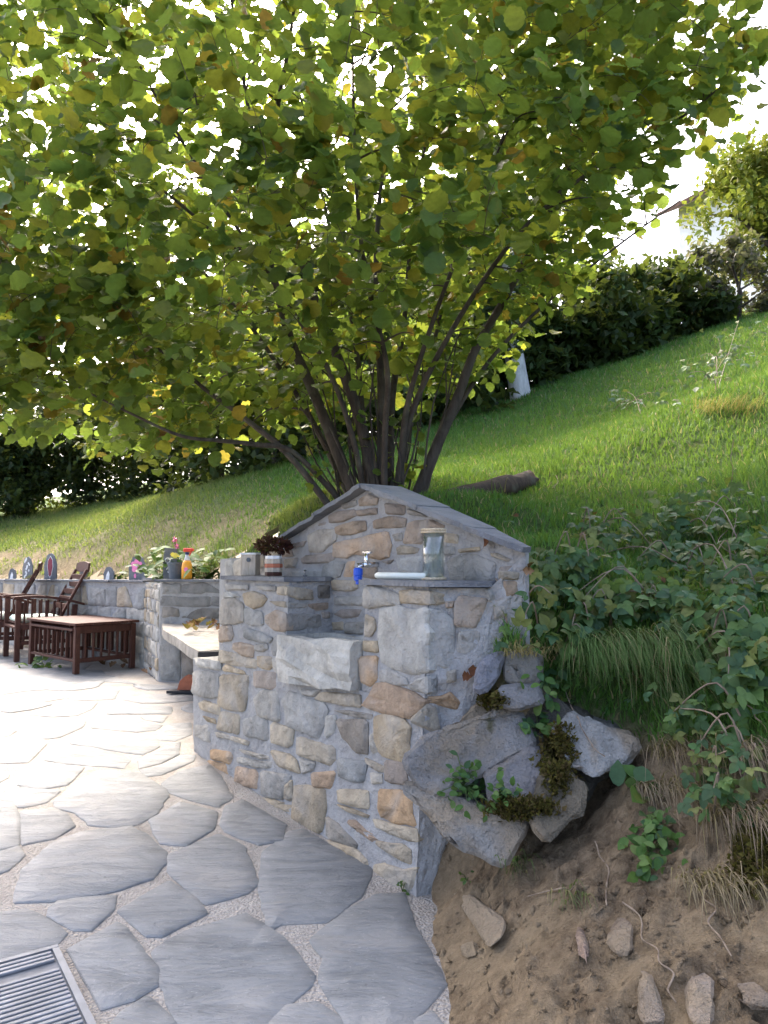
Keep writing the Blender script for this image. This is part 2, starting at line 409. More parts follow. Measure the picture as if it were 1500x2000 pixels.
V, F = join(patch(SF, aS, -.002, -.05, .50, .5, nb), patch(SF, 0, 1, -.05, .555, .42, nb, 40, 26), patch(SF, 0, aL, .557, .93, DEP+.06, nb, 16, 16),
            patch(SF, aR, 1, .557, .93, DEP+.06, nb, 14, 16), patch(SR, 0.01, 1, -.05, .985, lambda k: .16*(1-.9*k), nb, 24, 24, .018, lambda a: .928+max(0, a-.63)/.37*.11),
            patch(SG, RL[0][0], gr_t, .5, 1.2, lambda k: .12*(1-.85*k), nb, 40, 20, .005, roofz))
mk('mortar', V, F, M['mortar'], fountain)
T = {1: (420, 940, .213333), 2: (720, 940, .213333), 3: (420, 1120, .213333), 4: (680, 1120, .213333), 5: (360, 1270, .213333),
     6: (580, 1320, .213333), 7: (360, 1450, .213333), 8: (580, 1540, .213333)}
def px(t, pts): ox, oy, s = T[t]; return [(ox+x*s, oy+y*s) for x, y in pts]
def stones(S, n, lst, proud=(.007, .015), depth=.03):
    for t, k, pts in lst:
        q = [S.hit(u, v) for u, v in px(t, pts)]
        big = len(pts) > 8
        stone('stone', q, n, random.uniform(*proud), depth, fountain, scol(k), M['stone'], inset=random.uniform(.005, .010), maxseg=.05, flat=.0022, dome=.12, jit=.011, ex_s=1.12)
FS = [
 (3,'t',[(260,190),(350,165),(440,195),(470,235),(430,290),(370,320),(290,285)]), (3,'g',[(75,235),(180,232),(255,285),(260,440),(60,460),(55,330)]),
 (3,'g',[(275,315),(425,355),(440,465),(350,478),(275,448)]), (3,'b',[(75,480),(150,480),(170,560),(150,610),(50,625),(48,540)]),
 (3,'g',[(270,515),(330,510),(430,540),(520,590),(490,630),(400,625),(280,590)]), (3,'b',[(180,640),(250,635),(355,665),(350,765),(250,745),(170,690)]),
 (3,'g',[(375,650),(480,645),(490,690),(440,720),(380,710)]), (3,'t',[(55,710),(200,735),(370,790),(370,862),(200,840),(50,812)]),
 (3,'t',[(395,760),(520,765),(530,840),(500,885),(400,850)]), (3,'w',[(535,775),(630,795),(640,950),(590,930),(545,885)]),
 (3,'g',[(550,580),(625,578),(615,740),(540,750),(520,690)]), (3,'b',[(460,400),(560,340),(650,370),(650,525),(540,515),(480,460)]),
 (3,'w',[(85,165),(190,178),(235,215),(80,222)]), (3,'g',[(100,95),(300,100),(300,150),(110,150)]), (3,'g',[(370,105),(555,115),(555,160),(430,150)]),
 (3,'t',[(575,122),(648,112),(648,200),(575,190)]), (3,'t',[(500,255),(648,255),(648,312),(560,290)]),
 (5,'t',[(360,165),(390,130),(540,190),(552,215),(370,190)]), (5,'t',[(340,235),(572,235),(575,400),(545,550),(400,530),(335,490)]),
 (5,'b',[(645,195),(830,205),(835,330),(800,350),(650,335)]), (5,'w',[(110,70),(325,95),(330,180),(130,145)]), (5,'g',[(98,195),(318,215),(322,420),(240,430),(95,390)]),
 (5,'t',[(160,480),(200,460),(325,510),(325,590),(170,540)]), (5,'t',[(180,600),(280,630),(295,675),(220,650)]),
 (5,'t',[(345,560),(510,600),(495,770),(310,715)]), (5,'g',[(560,640),(650,605),(755,640),(770,820),(560,770)]), (5,'t',[(815,665),(1000,720),(990,860),(950,885),(820,840)]),
 (5,'w',[(650,440),(720,372),(850,382),(875,640),(690,595)]), (5,'g',[(920,470),(980,390),(1090,420),(1280,500),(1300,560),(1220,800),(1090,740),(950,680),(940,560)]),
 (5,'g',[(1075,355),(1255,365),(1180,425),(1090,408)]), (6,'t',[(180,215),(230,152),(560,170),(570,285),(420,268)]), (5,'t',[(440,785),(590,830),(580,870),(440,825)]),
 (5,'o',[(265,905),(420,930),(440,980),(420,1040),(275,995)]), (7,'o',[(232,165),(400,203),(408,290),(350,285),(245,215)]), (5,'w',[(300,745),(430,780),(430,820),(310,790)]),
 (5,'w',[(520,905),(760,965),(770,995),(700,990),(560,940)]), (5,'w',[(510,978),(700,1012),(795,1022),(788,1078),(690,1072),(512,1028)]),
 (5,'t',[(810,920),(960,945),(1020,1000),(1055,1120),(880,1060)]), (5,'t',[(1055,800),(1370,890),(1375,1000),(1330,1045),(1210,1010),(1055,960)]),
 (5,'w',[(1300,600),(1390,605),(1380,740),(1300,800)]), (5,'g',[(105,690),(230,690),(240,840),(180,820),(110,780)]), (7,'o',[(490,230),(640,250),(670,290),(665,420),(600,400),(490,380)]),
 (7,'g',[(730,255),(970,310),(965,345),(915,515),(740,480)]), (7,'t',[(985,345),(1000,500),(975,530),(930,510),(935,395)]),
 (7,'t',[(1030,400),(1290,440),(1290,560),(1250,790),(1190,830),(1100,780),(1010,680),(1020,520)]), (6,'o',[(150,890),(330,870),(350,900),(320,1030),(160,1010)]),
 (7,'t',[(740,505),(900,545),(995,565),(980,655),(860,610),(760,560)]), (7,'w',[(1065,145),(1200,185),(1180,255),(1085,285)]),
 (6,'d',[(375,410),(645,410),(640,695),(540,695),(430,560)]), (6,'t',[(735,395),(800,365),(980,400),(1035,470),(1018,600),(1025,680),(975,770),(780,720),(738,560)]),
 (6,'o',[(740,80),(850,75),(1080,165),(1165,230),(1115,310),(1040,385),(960,370),(720,310),(615,265),(690,190)]), (6,'g',[(395,760),(635,790),(610,968),(500,960),(400,910)]),
 (6,'t',[(635,750),(798,830),(790,880),(740,870),(640,800)]), (6,'b',[(820,780),(980,800),(1005,960),(980,990),(880,980),(812,950)]), (8,'t',[(392,12),(655,22),(655,180),(560,170),(400,120)]),
 (6,'w',[(685,885),(785,900),(785,980),(695,990)]), (8,'o',[(770,22),(960,32),(1055,112),(1048,240),(1075,330),(900,310),(790,260),(762,200)]), (6,'g',[(350,320),(460,312),(680,350),(670,398),(480,360)]),
 (6,'w',[(670,560),(720,525),(748,690),(695,705)]), (8,'g',[(288,262),(390,330),(540,500),(525,540),(292,448)]), (8,'t',[(292,472),(520,545),(630,650),(640,750),(480,640),(305,560)]),
 (8,'t',[(385,142),(560,202),(655,240),(640,262),(480,212)]), (8,'o',[(490,292),(540,292),(740,460),(690,488),(590,410),(480,322)]), (8,'t',[(750,482),(860,502),(970,512),(1038,570),(1035,685),(940,648),(745,512)]),
 (8,'t',[(725,285),(960,345),(1085,365),(1095,478),(1000,468),(830,398),(745,350)]), (8,'t',[(730,702),(830,692),(950,742),(1090,722),(1055,880),(990,955),(880,888),(725,808)]),
 (4,'w',[(155,150),(200,115),(460,190),(468,285),(320,295),(190,315),(150,300)]), (4,'t',[(485,160),(620,150),(752,170),(752,283),(590,270),(485,268)]),
 (4,'w',[(320,350),(450,335),(738,352),(718,480),(745,560),(722,660),(722,868),(640,902),(540,893),(400,848),(322,780),(302,620)]), (4,'t',[(165,380),(245,420),(250,500),(208,572),(152,568)]),
 (4,'t',[(150,618),(268,622),(278,690),(268,722),(150,705)]), (4,'o',[(120,772),(268,767),(268,960),(210,1022),(127,990)]), (4,'g',[(302,902),(400,872),(528,960),(545,1018),(480,1028),(302,988)]),
 (4,'g',[(565,1020),(660,962),(728,945),(728,1095),(580,1058)]),
]
stones(SF, nF, FS)
stones(SR, nR, [(4,'t',[(762,168),(880,192),(898,270),(800,288),(762,283)]), (4,'g',[(752,362),(860,372),(962,450),(972,820),(900,858),(820,840),(738,868),(736,620)]),  # grey stone: pale corner block's shaded side, shade painted into its colour
 (4,'g',[(742,940),(815,932),(818,1088),(745,1095)]), (4,'b',[(980,290),(1020,215),(1270,240),(1220,370),(1160,490),(980,465)]), (4,'g',[(1020,540),(1200,530),(1200,640),(1090,740),(1000,700)]),
 (4,'o',[(890,257),(968,252),(958,310),(895,315)]), (4,'g',[(1245,150),(1330,130),(1345,235),(1290,250)]), (4,'b',[(1420,70),(1545,80),(1560,180),(1440,225)]), (4,'g',[(1330,285),(1450,265),(1440,390),(1340,410)]), (4,'t',[(1390,-20),(1560,-10),(1555,55),(1400,50)]), (4,'w',[(905,900),(985,880),(990,980),(900,1000)]), (6,'o',[(1212,192),(1330,187),(1400,152),(1488,240),(1470,308),(1350,278),(1212,238)]), (6,'t',[(1195,258),(1270,300),(1303,508),(1220,498),(1045,420),(1140,312)])])
stones(SL, nL, [(3,'t',[(672,122),(880,150),(888,238),(760,240),(672,200)]), (3,'d',[(945,112),(1045,112),(1045,222),(945,222)]), (3,'g',[(672,262),(850,252),(830,308),(672,318)]),
 (3,'b',[(855,282),(1025,267),(1025,318),(930,338),(870,310)]), (3,'d',[(668,372),(950,377),(958,488),(668,522)]), (3,'b',[(975,352),(1045,352),(1045,408),(985,408)])], (.005, .01))  # dark-toned stones have the shade of the recess put into their colour
GS = [(3,'t',[(1085,62),(1290,72),(1300,130),(1260,158),(1090,152)]), (3,'g',[(1110,212),(1368,212),(1363,292),(1110,288)]), (3,'b',[(1100,370),(1170,327),(1338,332),(1300,398),(1180,408)]),
 (3,'t',[(1067,450),(1170,442),(1173,518),(1080,513)]), (3,'g',[(1200,452),(1363,442),(1358,552),(1200,543)]),
 (1,'g',[(1160,210),(1290,172),(1298,222),(1180,252)]), (1,'b',[(1330,165),(1400,120),(1488,155),(1478,213),(1330,223)]), (1,'b',[(1052,322),(1130,278),(1278,262),(1288,320),(1160,373),(1062,378)]),
 (1,'b',[(1300,268),(1478,243),(1478,298),(1320,318)]), (1,'b',[(960,387),(1020,374),(1010,398),(950,408)]), (1,'b',[(1120,422),(1250,372),(1368,367),(1378,448),(1300,478),(1160,492),(1117,470)]),
 (1,'g',[(867,492),(960,447),(1108,442),(1098,545),(980,638),(872,643)]), (1,'b',[(650,582),(830,545),(800,598),(670,608)]), (1,'b',[(617,642),(700,622),(713,688),(622,688)]),
 (1,'b',[(802,712),(850,677),(1078,662),(1073,743),(900,748),(812,748)]), (1,'g',[(640,720),(755,702),(738,788),(642,788)]),
 (1,'o',[(1107,572),(1340,522),(1560,472),(1598,600),(1578,678),(1500,718),(1370,680),(1240,662),(1240,698),(1107,688)]), (1,'g',[(1002,772),(1080,732),(1188,742),(1140,878),(982,878)]),
 (1,'o',[(1212,742),(1288,737),(1260,868),(1182,868)]), (1,'g',[(682,832),(958,822),(958,888),(682,883)]), (1,'b',[(1342,792),(1478,792),(1478,888),(1362,878)]),
 (1,'w',[(105,742),(165,722),(168,868),(112,878)]), (1,'w',[(178,742),(252,705),(248,858),(182,868)]), (1,'w',[(262,708),(440,672),(440,780),(262,860)]),
 (2,'b',[(157,202),(328,222),(328,303),(167,298)]), (2,'g',[(360,250),(500,295),(535,328),(362,300)]), (2,'b',[(57,362),(200,322),(338,342),(318,418),(62,428)]),
 (2,'b',[(372,392),(420,372),(570,357),(678,410),(668,448),(512,460),(498,558),(332,558)]), (2,'t',[(697,472),(818,492),(818,568),(702,558)]), (2,'g',[(222,492),(300,472),(308,538),(250,548)]),
 (2,'t',[(267,612),(310,587),(458,612),(438,658),(272,668)]), (2,'b',[(122,735),(233,717),(190,758)]), (2,'g',[(262,712),(488,692),(488,848),(300,838)]),
 (2,'g',[(697,592),(788,602),(788,668),(702,678)]), (2,'t',[(832,622),(1008,597),(1018,638),(842,653)]), (2,'t',[(1127,662),(1180,657),(1298,710),(1278,733),(1142,690)]),
 (2,'g',[(742,740),(840,682),(1000,682),(1148,760),(1138,900),(1090,930),(980,900),(782,928)]), (2,'b',[(1212,792),(1338,782),(1388,830),(1400,900),(1330,950),(1202,928)])]
stones(SG, nG, GS, (.006, .013))
# slate shelves, roof slates, basin, tap
def prism(poly, z0, z1, sub=3, jit=.004):
    P = []
    n = len(poly)
    for i in range(n):
        a, b = Vector(poly[i]), Vector(poly[(i+1) % n])
        for k in range(sub):
            q = a.lerp(b, k/sub); P.append(Vector((q.x+random.gauss(0, jit), q.y+random.gauss(0, jit), 0)))
    n = len(P); V = [Vector((p.x, p.y, z0)) for p in P]+[Vector((p.x, p.y, z1)) for p in P]
    F = [tuple(range(n))[::-1], tuple(range(n, 2*n))]+[(i, (i+1) % n, n+(i+1) % n, n+i) for i in range(n)]
    return V, F
o1 = nF*.022
V, F = prism([SF.P(.008, ZT)+o1, SF.P(aL, ZT)+o1+wd*.015, SF.P(aL, ZT)+nb*(DEP-.01)+wd*.015, SF.P(.008, ZT)+nb*(DEP-.01)], .932, .951, 6)
mk('shelf_slate', V, F, M['slate'], fountain)
rr = SR.P(.62, ZT)
V, F = prism([SF.P(aR, ZT)+o1-wd*.012, SF.P(1, ZT)+o1+nR*.02, rr+nR*.022, rr+nb*.1, SF.P(1, ZT)+nb*(DEP-.01), SF.P(aR, ZT)+nb*(DEP-.01)-wd*.012], .932, .950, 6)
mk('shelf_slate', V, F, M['slate'], fountain)
def roofslab(p0, p1, z_up=.0, lift=0.0, b0=.17, b1=.17):
    d = (p1-p0).normalized(); up = nb.cross(d)
    if up.z < 0: up = -up
    V, F = [], []; n = 10
    for i in range(n+1):
        q = p0.lerp(p1, i/n); j = random.gauss(0, .005)
        for back, h in ((-.045+j, lift), (b0+(b1-b0)*i/n, lift), (b0+(b1-b0)*i/n, lift+.018), (-.045+j+random.gauss(0, .003), lift+.018)):
            V.append(q+nb*back+up*h)
    for i in range(n):
        for k in range(4): F.append((i*4+k, i*4+(k+1) % 4, i*4+4+(k+1) % 4, i*4+4+k))
    F += [(0, 1, 2, 3), (n*4+3, n*4+2, n*4+1, n*4)]
    return V, F
apex = SG.P(*RL[4]); eL = SG.P(*RL[3])-wd*.05+Vector((0, 0, -.012)); eR = SG.P(*RL[5])+wd*.02+Vector((0, 0, -.005))
for p0, p1, lf, q0, q1 in ((eL, eL.lerp(apex, .56), .002, .15, .17), (eL.lerp(apex, .52), apex+wd*.012, .006, .17, .17), (apex-wd*.0, apex.lerp(eR, .42), .008, .17, .12), (apex.lerp(eR, .39), apex.lerp(eR, .75), .004, .125, .07), (apex.lerp(eR, .72), eR, .001, .075, .0)):
    V, F = roofslab(p0, p1, 0, lf, q0, q1); mk('roof_slate', V, F, M['slate'], fountain)
# basin: hollowed stone trough
bt = [SF.hit(u, v) for u, v in px(3, [(640, 560), (760, 575), (900, 608), (1050, 588), (1200, 608), (1345, 625)])]
bb = [SF.hit(u, v) for u, v in px(3, [(655, 985), (790, 1005), (920, 1030), (1060, 1055), (1190, 1048), (1318, 1072)])]
out = nF*.035; V = []; F = []
nrow = 6
for i in range(6):
    for j in range(nrow+1):
        q = bt[i].lerp(bb[i], j/nrow); bul = .012*math.sin(j/nrow*3.1)+random.gauss(0, .009)+(.016 if i in (1, 3) else -.004)*(j/nrow)
        V.append(q+out*1.0+nF*bul)
W = nrow+1
for i in range(5):
    for j in range(nrow): F.append((i*W+j, i*W+j+1, (i+1)*W+j+1, (i+1)*W+j))
b0 = len(V)
for i in range(6):                                                  # back rim, inner front, inner back, cavity floor f/b
    p = bt[i]; zc = .78 if False else p.z
    e = wd*(.03 if i == 0 else -.03 if i == 5 else 0)
    V += [p+nb*(DEP-.005), p+nb*.02+e, p+nb*(DEP-.03)+e, p+nb*.03+e*1.6-Vector((0, 0, .09)), p+nb*(DEP-.04)+e*1.6-Vector((0, 0, .09)), Vector((p.x, p.y, bb[i].z))+nb*(DEP-.005)]
B = lambda i, k: b0+i*6+k
for i in range(5):
    F += [(i*W, (i+1)*W, B(i+1, 1), B(i, 1)), (B(i, 2), B(i+1, 2), B(i+1, 0), B(i, 0)), (B(i, 1), B(i+1, 1), B(i+1, 3), B(i, 3)), (B(i, 4), B(i+1, 4), B(i+1, 2), B(i, 2)),
          (B(i, 3), B(i+1, 3), B(i+1, 4), B(i, 4)), (i*W+nrow, B(i, 5), B(i+1, 5), (i+1)*W+nrow)]
F += [(0, B(0, 1), B(0, 2), B(0, 0)), (5*W, B(5, 0), B(5, 2), B(5, 1)), (B(0, 1), B(0, 3), B(0, 4), B(0, 2)), (B(5, 1), B(5, 2), B(5, 4), B(5, 3))]
F += [tuple([j for j in range(W)][::-1]+[B(0, 0), B(0, 5)][:2]), tuple([5*W+j for j in range(W)]+[B(5, 5), B(5, 0)])]
basin = mk('basin', V, F, M['stone'], fountain, (.50, .48, .42)); basin['label'] = 'pale hollowed stone basin'
# tap
tp = SG.hit(738, 1103); tapv, tapf = join(tube([tp-nG*.02, tp+nG*.075], .011, 10), tube([tp+nG*.055+Vector((0, 0, -.005)), tp+nG*.055+Vector((0, 0, .045))], [.013, .009], 10),
    tube([tp+nG*.075, tp+nG*.092, tp+nG*.097+Vector((0, 0, -.02))], .010, 10))
tap = mk('tap', tapv, tapf, M['chrome'], fountain, smooth=True)
q = tp+nG*.097
V, F = lathe(q+Vector((0, 0, -.078)), [(.009, 0), (.010, .012), (.016, .016), (.018, .030), (.016, .034), (.019, .038), (.019, .060), (.013, .066)], 12); mk('hose_connector', V, F, M['blue'], tap, smooth=False)
V, F = box(tp+nG*.052+Vector((0, 0, .05)), wd*.028, nG*.007, (0, 0, .005), .002); mk('tap_handle', V, F, M['chrome'], tap)
# ------------------------------------------------------------------ patio with flagstones
patio = mk('patio', [(-14, -4, 0), (1.0, -4, 0), (1.0, 14, 0), (-14, 14, 0)], [(0, 1, 2, 3)], M['gravel']); structure(patio)
P1 = lambda p: [onz(x*.266667, 1280+y*.266667) for x, y in p]
Z4 = lambda p: [onz(x*.533333, 1300+y*.533333) for x, y in p]
P3 = lambda p: [onz(430+x*.3, 1550+y*.3) for x, y in p]
FLAG = [P1(p) for p in (
 [(920,325),(1080,290),(1420,280),(1415,330),(1200,350),(1050,350)], [(830,385),(870,350),(1240,380),(1230,430),(950,430),(800,430)], [(740,460),(800,440),(1000,468),(1165,512),(1130,545),(1000,560),(690,530)],
 [(1035,455),(1080,440),(1220,450),(1185,495),(1060,473)], [(1160,600),(1200,540),(1250,505),(1390,500),(1395,580),(1280,625),(1170,620)], [(540,650),(640,570),(900,580),(1130,610),(1140,670),(1030,725),(820,695)],
 [(350,770),(470,680),(640,675),(880,730),(930,770),(890,825),(780,815),(500,795)], [(1020,770),(1180,690),(1310,640),(1300,730),(1180,790),(1030,825)], [(1035,840),(1200,800),(1330,730),(1420,740),(1410,780),(1200,870),(1090,885)],
 [(190,890),(330,790),(600,830),(540,900),(480,950),(290,980),(150,950)], [(10,1050),(150,970),(430,1000),(330,1080),(170,1115),(100,1110)], [(-150,600),(300,620),(330,650),(200,780),(-100,785)],
 [(140,550),(250,490),(480,470),(610,490),(590,530),(430,600),(180,620)], [(-140,500),(120,510),(130,545),(60,590),(-120,585)], [(230,420),(480,350),(700,350),(650,400),(560,440),(390,450),(240,435)],
 [(20,410),(110,340),(340,350),(370,365),(230,400),(90,420)], [(-200,830),(60,870),(50,900),(-60,960),(-220,930)], [(480,300),(800,230),(860,260),(830,320),(570,330)], [(110,310),(380,290),(450,320),(300,345),(120,335)])]
FLAG += [Z4(p) for p in (
 [(215,500),(300,425),(370,395),(500,400),(590,455),(600,480),(560,540),(500,575),(440,588),(330,578),(290,540),(220,520)], [(-90,480),(50,515),(72,560),(66,650),(-60,690)], [(80,540),(190,525),(240,545),(268,590),(200,630),(86,652)],
 [(-60,705),(65,665),(88,700),(30,750),(-50,780)], [(80,858),(100,750),(200,660),(300,620),(470,600),(540,640),(588,690),(583,730),(540,780),(380,830),(200,853)], [(552,570),(660,508),(788,542),(775,600),(680,658),(592,648),(567,610)],
 [(602,432),(660,392),(760,368),(798,402),(845,480),(790,512),(690,488),(612,460)], [(812,580),(832,522),(890,498),(1035,582),(1025,638),(940,652),(832,610)], [(622,702),(800,628),(888,672),(932,798),(900,828),(760,868),(722,858),(692,820),(628,760)],
 [(972,692),(1060,622),(1110,612),(1345,750),(1305,840),(1190,928),(1040,932),(992,962),(962,830)], [(187,890),(222,862),(418,847),(408,898),(330,968),(270,968),(183,920)], [(442,902),(620,797),(718,862),(747,910),(600,988),(540,988)],
 [(-120,930),(100,897),(200,952),(232,985),(200,1018),(-120,1105)], [(257,1047),(428,953),(460,967),(567,1112),(567,1168),(480,1218),(372,1248),(302,1120)], [(582,1052),(700,982),(900,922),(958,962),(1028,1002),(1127,1132),(1118,1168),(980,1288),(900,1350),(690,1345),(602,1150)],
 [(400,1330),(450,1272),(540,1218),(640,1310),(660,1400),(420,1420)], [(960,1345),(1050,1252),(1160,1238),(1240,1292),(1290,1370),(1050,1420)])]
FLAG += [P3([(608,965),(830,792),(1000,692),(1178,682),(1240,870),(1428,1220),(1200,1500),(1100,1580),(880,1560),(742,1330),(673,1220),(692,1080)]), P3([(1250,1480),(1380,1420),(1460,1520),(1300,1600)])]
for p in FLAG:
    big = len(p) > 9
    stone('flagstone', p, (0, 0, 1), random.uniform(.003, .006), .02, patio, (.3, .3, .3), M['flag'], inset=.004, jit=.0055, k=.05, maxseg=.045, dome=.02, flat=.0004, ring=.6, ex_s=1.11)
# grate rectangle: right edge from (112,1855) to (182,2000)
ga, gb, gc = onz(112, 1855), onz(184, 2005), onz(0, 1882)
gx = (ga-gb).normalized(); gy = Vector((-gx.y, gx.x, 0))
if gy.dot(gc-ga) < 0: gy = -gy
GL, GW = .62, .75
g0 = ga+gy*0.0
def gp(a, b, z=0): return g0-gx*a+gy*b+Vector((0, 0, z))
grate = root('drain_grate', 'grey ribbed metal drain grate set in the patio at lower left', 'grate', gp(GL/2, GW/2, 0))
V, F = join(box(gp(GL/2, GW/2, .0035), gx*GL/2, gy*GW/2, (0, 0, .0025))); mk('grate_plate', V, F, M['dark'], grate)
V, F = join(box(gp(.008, GW/2, .009), gx*.008, gy*GW/2, (0, 0, .006)), box(gp(GL-.008, GW/2, .009), gx*.008, gy*GW/2, (0, 0, .006)), box(gp(GL/2, .008, .0085), gx*(GL/2-.017), gy*.008, (0, 0, .006)), box(gp(GL/2, GW-.008, .0085), gx*(GL/2-.017), gy*.008, (0, 0, .006)))
mk('grate_frame', V, F, M['steel'], grate)
nb_ = 30; me_ = None
for i in range(nb_):
    a = .030+(GL-.06)*i/(nb_-1)
    if 3 <= i <= 4:
        V, F = box(gp(a, GW*.68, .0105), gx*.0062, gy*(GW*.30), (0, 0, .0035), .0015)
    else: V, F = box(gp(a, GW/2, .0105), gx*.0062, gy*(GW/2-.02), (0, 0, .0035), .0015)
    mk('grate_bar', V, F, M['steel'], grate)
for b in (.2, .4, .6):
    V, F = box(gp(GL/2, b, .0122), gx*(GL/2-.02), gy*.004, (0, 0, .003)); mk('cross_bar', V, F, M['steel'], grate)
# fill the rest of the patio with irregular flags (Voronoi cells that respect the traced ones)
LW0, LW1 = Vector((-2.35, 7.3, 0)), Vector((-6.9, 11.4, 0))           # low wall base line
PATIO = [(-.05, .5), (.02, 1.45), (.12, 1.75), (.11, 2.2), (bl.x-.02, bl.y-.02), (-.8, 4.0), (-1.2, 6.15), (-1.95, 6.42), (-2.37, 7.22), (-6.9, 11.3), (-9, 11), (-9, .5)]
def inside(p, poly):
    x, y = p[0], p[1]; c = False; j = len(poly)-1
    for i in range(len(poly)):
        xi, yi, xj, yj = poly[i][0], poly[i][1], poly[j][0], poly[j][1]
        if (yi > y) != (yj > y) and x < (xj-xi)*(y-yi)/(yj-yi)+xi: c = not c
        j = i
    return c
traced = [[(q.x, q.y) for q in p] for p in FLAG]+[[tuple(gp(a, b)[:2]) for a, b in ((-.02, -.02), (GL+.02, -.02), (GL+.02, GW+.02), (-.02, GW+.02))]]
block = []
for p in traced:
    cx = np.mean(np.array(p), 0)
    for i in range(len(p)):
        a, b = np.array(p[i]), np.array(p[(i+1) % len(p)]); m = max(1, int(np.linalg.norm(b-a)/.07))
        for k in range(m):
            q = a+(b-a)*k/m; block.append(q*.99+cx*.01)
block = np.array(block); seeds = []
y = .6
while y < 11.2:
    x = -6.6
    while x < .2:
        q = np.array((x+random.uniform(-.16, .16), y+random.uniform(-.14, .14)))
        if inside(q, PATIO) and not any(inside(q, p) for p in traced) and np.min(np.hypot(*(block-q).T)) > .13: seeds.append(q)
        x += random.uniform(.42, .62)
    y += .40
seeds = np.array(seeds); allp = np.vstack([seeds, block])
def clip(poly, mid, d):
    out = []
    for i in range(len(poly)):
        a, b = poly[i], poly[(i+1) % len(poly)]; da, db = np.dot(a-mid, d), np.dot(b-mid, d)
        if da <= 0: out.append(a)
        if (da < 0) != (db < 0) and abs(da-db) > 1e-9: out.append(a+(b-a)*(da/(da-db)))
    return out
for i, s in enumerate(seeds):
    poly = [s+np.array(v) for v in ((-.55, -.45), (.55, -.45), (.55, .45), (-.55, .45))]
    dd = np.hypot(*(allp-s).T)
    for j in np.argsort(dd)[1:60]:
        if dd[j] > 1.2: break
        d = (allp[j]-s)/dd[j]; poly = clip(poly, s+d*(dd[j]/2-.004), d)
        if len(poly) < 3: break
    if len(poly) < 4: continue
    if not all(inside(q, PATIO) for q in poly): 
        cxy = np.mean(poly, 0); poly = [q if inside(q, PATIO) else None for q in poly]; poly = [q for q in poly if q is not None]
        if len(poly) < 4: continue
    if abs(area2(poly)) < .012: continue
    stone('flagstone', [Vector((q[0], q[1], 0)) for q in poly], (0, 0, 1), random.uniform(.003, .006), .02, patio, (.3, .3, .3), M['flag'], inset=.004, jit=.007, k=.06, maxseg=.07, dome=.02, flat=.0004, ring=.6, ex_s=1.11)
# ------------------------------------------------------------------ low retaining wall, its return and the bench niche
lowwall = root('retaining_wall', 'low grey rubble stone retaining wall with slate coping behind the table and chairs', 'wall', LW0.lerp(LW1, .5))
def rubble(S, n, a0, a1, z0, z1, parent, cols='ggwgtgb', ch=(.09, .16), wr=(.13, .34), proud=(.006, .016), ztop=None):
    z = z0; L = (S.P(1, 0)-S.P(0, 0)).length
    while z < z1-.03:
        h = min(random.uniform(*ch), z1-z)
        if z1-z-h < .05: h = z1-z
        a = a0-random.uniform(0, .1)/L
        while a < a1:
            wv = random.uniform(*wr)/L; b = min(a+wv, a1); aa = max(a, a0)
            if (b-aa)*L > .04:
                g_ = .009/L; j = lambda s: random.gauss(0, s)
                pts = [(aa+g_, z+.009+j(.006)), ((aa+b)/2, z+.008+j(.008)), (b-g_, z+.009+j(.006)), (b-g_+j(.008)/L, z+h-.009+j(.008)), ((aa+b)/2+j(.02)/L, z+h-.006+j(.01)), (aa+g_+j(.008)/L, z+h-.009+j(.008))]
                if random.random() < .4: pts.pop(random.choice((3, 5)))
                stone('stone', [S.P(p, q) for p, q in pts], n, random.uniform(*proud), .03, parent, scol(random.choice(cols)), M['stone'], inset=.008, jit=.02, flat=.002)
            a += wv
        z += h
lz = lambda a: .838-.06*a
SW = Bil(LW0, LW1, LW0+Vector((0, 0, 1)), LW1+Vector((0, 0, 1)), 1.0)
nW = SW.nrm(); 
if nW.y > 0: nW = -nW
V, F = patch(SW, -.004, 1.0, -.05, .8, .3, -nW, 60, 8, .008, lz); mk('mortar', V, F, M['mortar'], lowwall)
rubble(SW, nW, 0, .995, .0, .775, lowwall, 'wwgwtgw', (.08, .19), (.14, .38))
for k in range(9):
    a0, a1 = k/9, (k+1)/9-.0015
    p = [SW.P(a0, 0)+nW*.03, SW.P(a1, 0)+nW*.03, SW.P(a1, 0)-nW*.3, SW.P(a0, 0)-nW*.3]
    V, F = prism(p, lz((a0+a1)/2)+.002, lz((a0+a1)/2)+.022, 5, .004); mk('coping_slate', V, F, M['slate'], lowwall)
N0, N1 = Vector((-1.95, 6.47, 0)), Vector((-.95, 6.22, 0)); LWr = LW0
SRt = Bil(LWr, N0, LWr+Vector((0, 0, 1)), N0+Vector((0, 0, 1)), 1.0); nRt = Vector((-(N0-LWr).y, (N0-LWr).x, 0)).normalized()
if nRt.x > 0: nRt = -nRt
SN = Bil(N0, N1, N0+Vector((0, 0, 1)), N1+Vector((0, 0, 1)), 1.0); nN = SN.nrm()
if nN.y > 0: nN = -nN
niche = root('bench_wall', 'stone wall section, its shaded face coloured dark, with return behind the stone bench', 'wall', (-1.6, 6.6, 0))
V, F = join(patch(SRt, .02, 1, -.05, .843, .2, -nRt, 16, 12, .008), patch(SN, .002, 1, -.05, .86, .28, -nN, 16, 12, .008),
            box((-.86, 5.06, .45), (.07, .014, 0), (-.235, 1.18, 0), (0, 0, .5)))
mk('mortar', V, F, M['mortar'], niche)
rubble(SRt, nRt, .03, .97, 0, .84, niche, 'wwtwg', (.07, .15), (.1, .3))
rubble(SN, nN, .01, .99, .55, .85, niche, 'bdbdg', (.08, .11), (.25, .6), (.004, .01))  # dark stone tones paint in the shade on this face
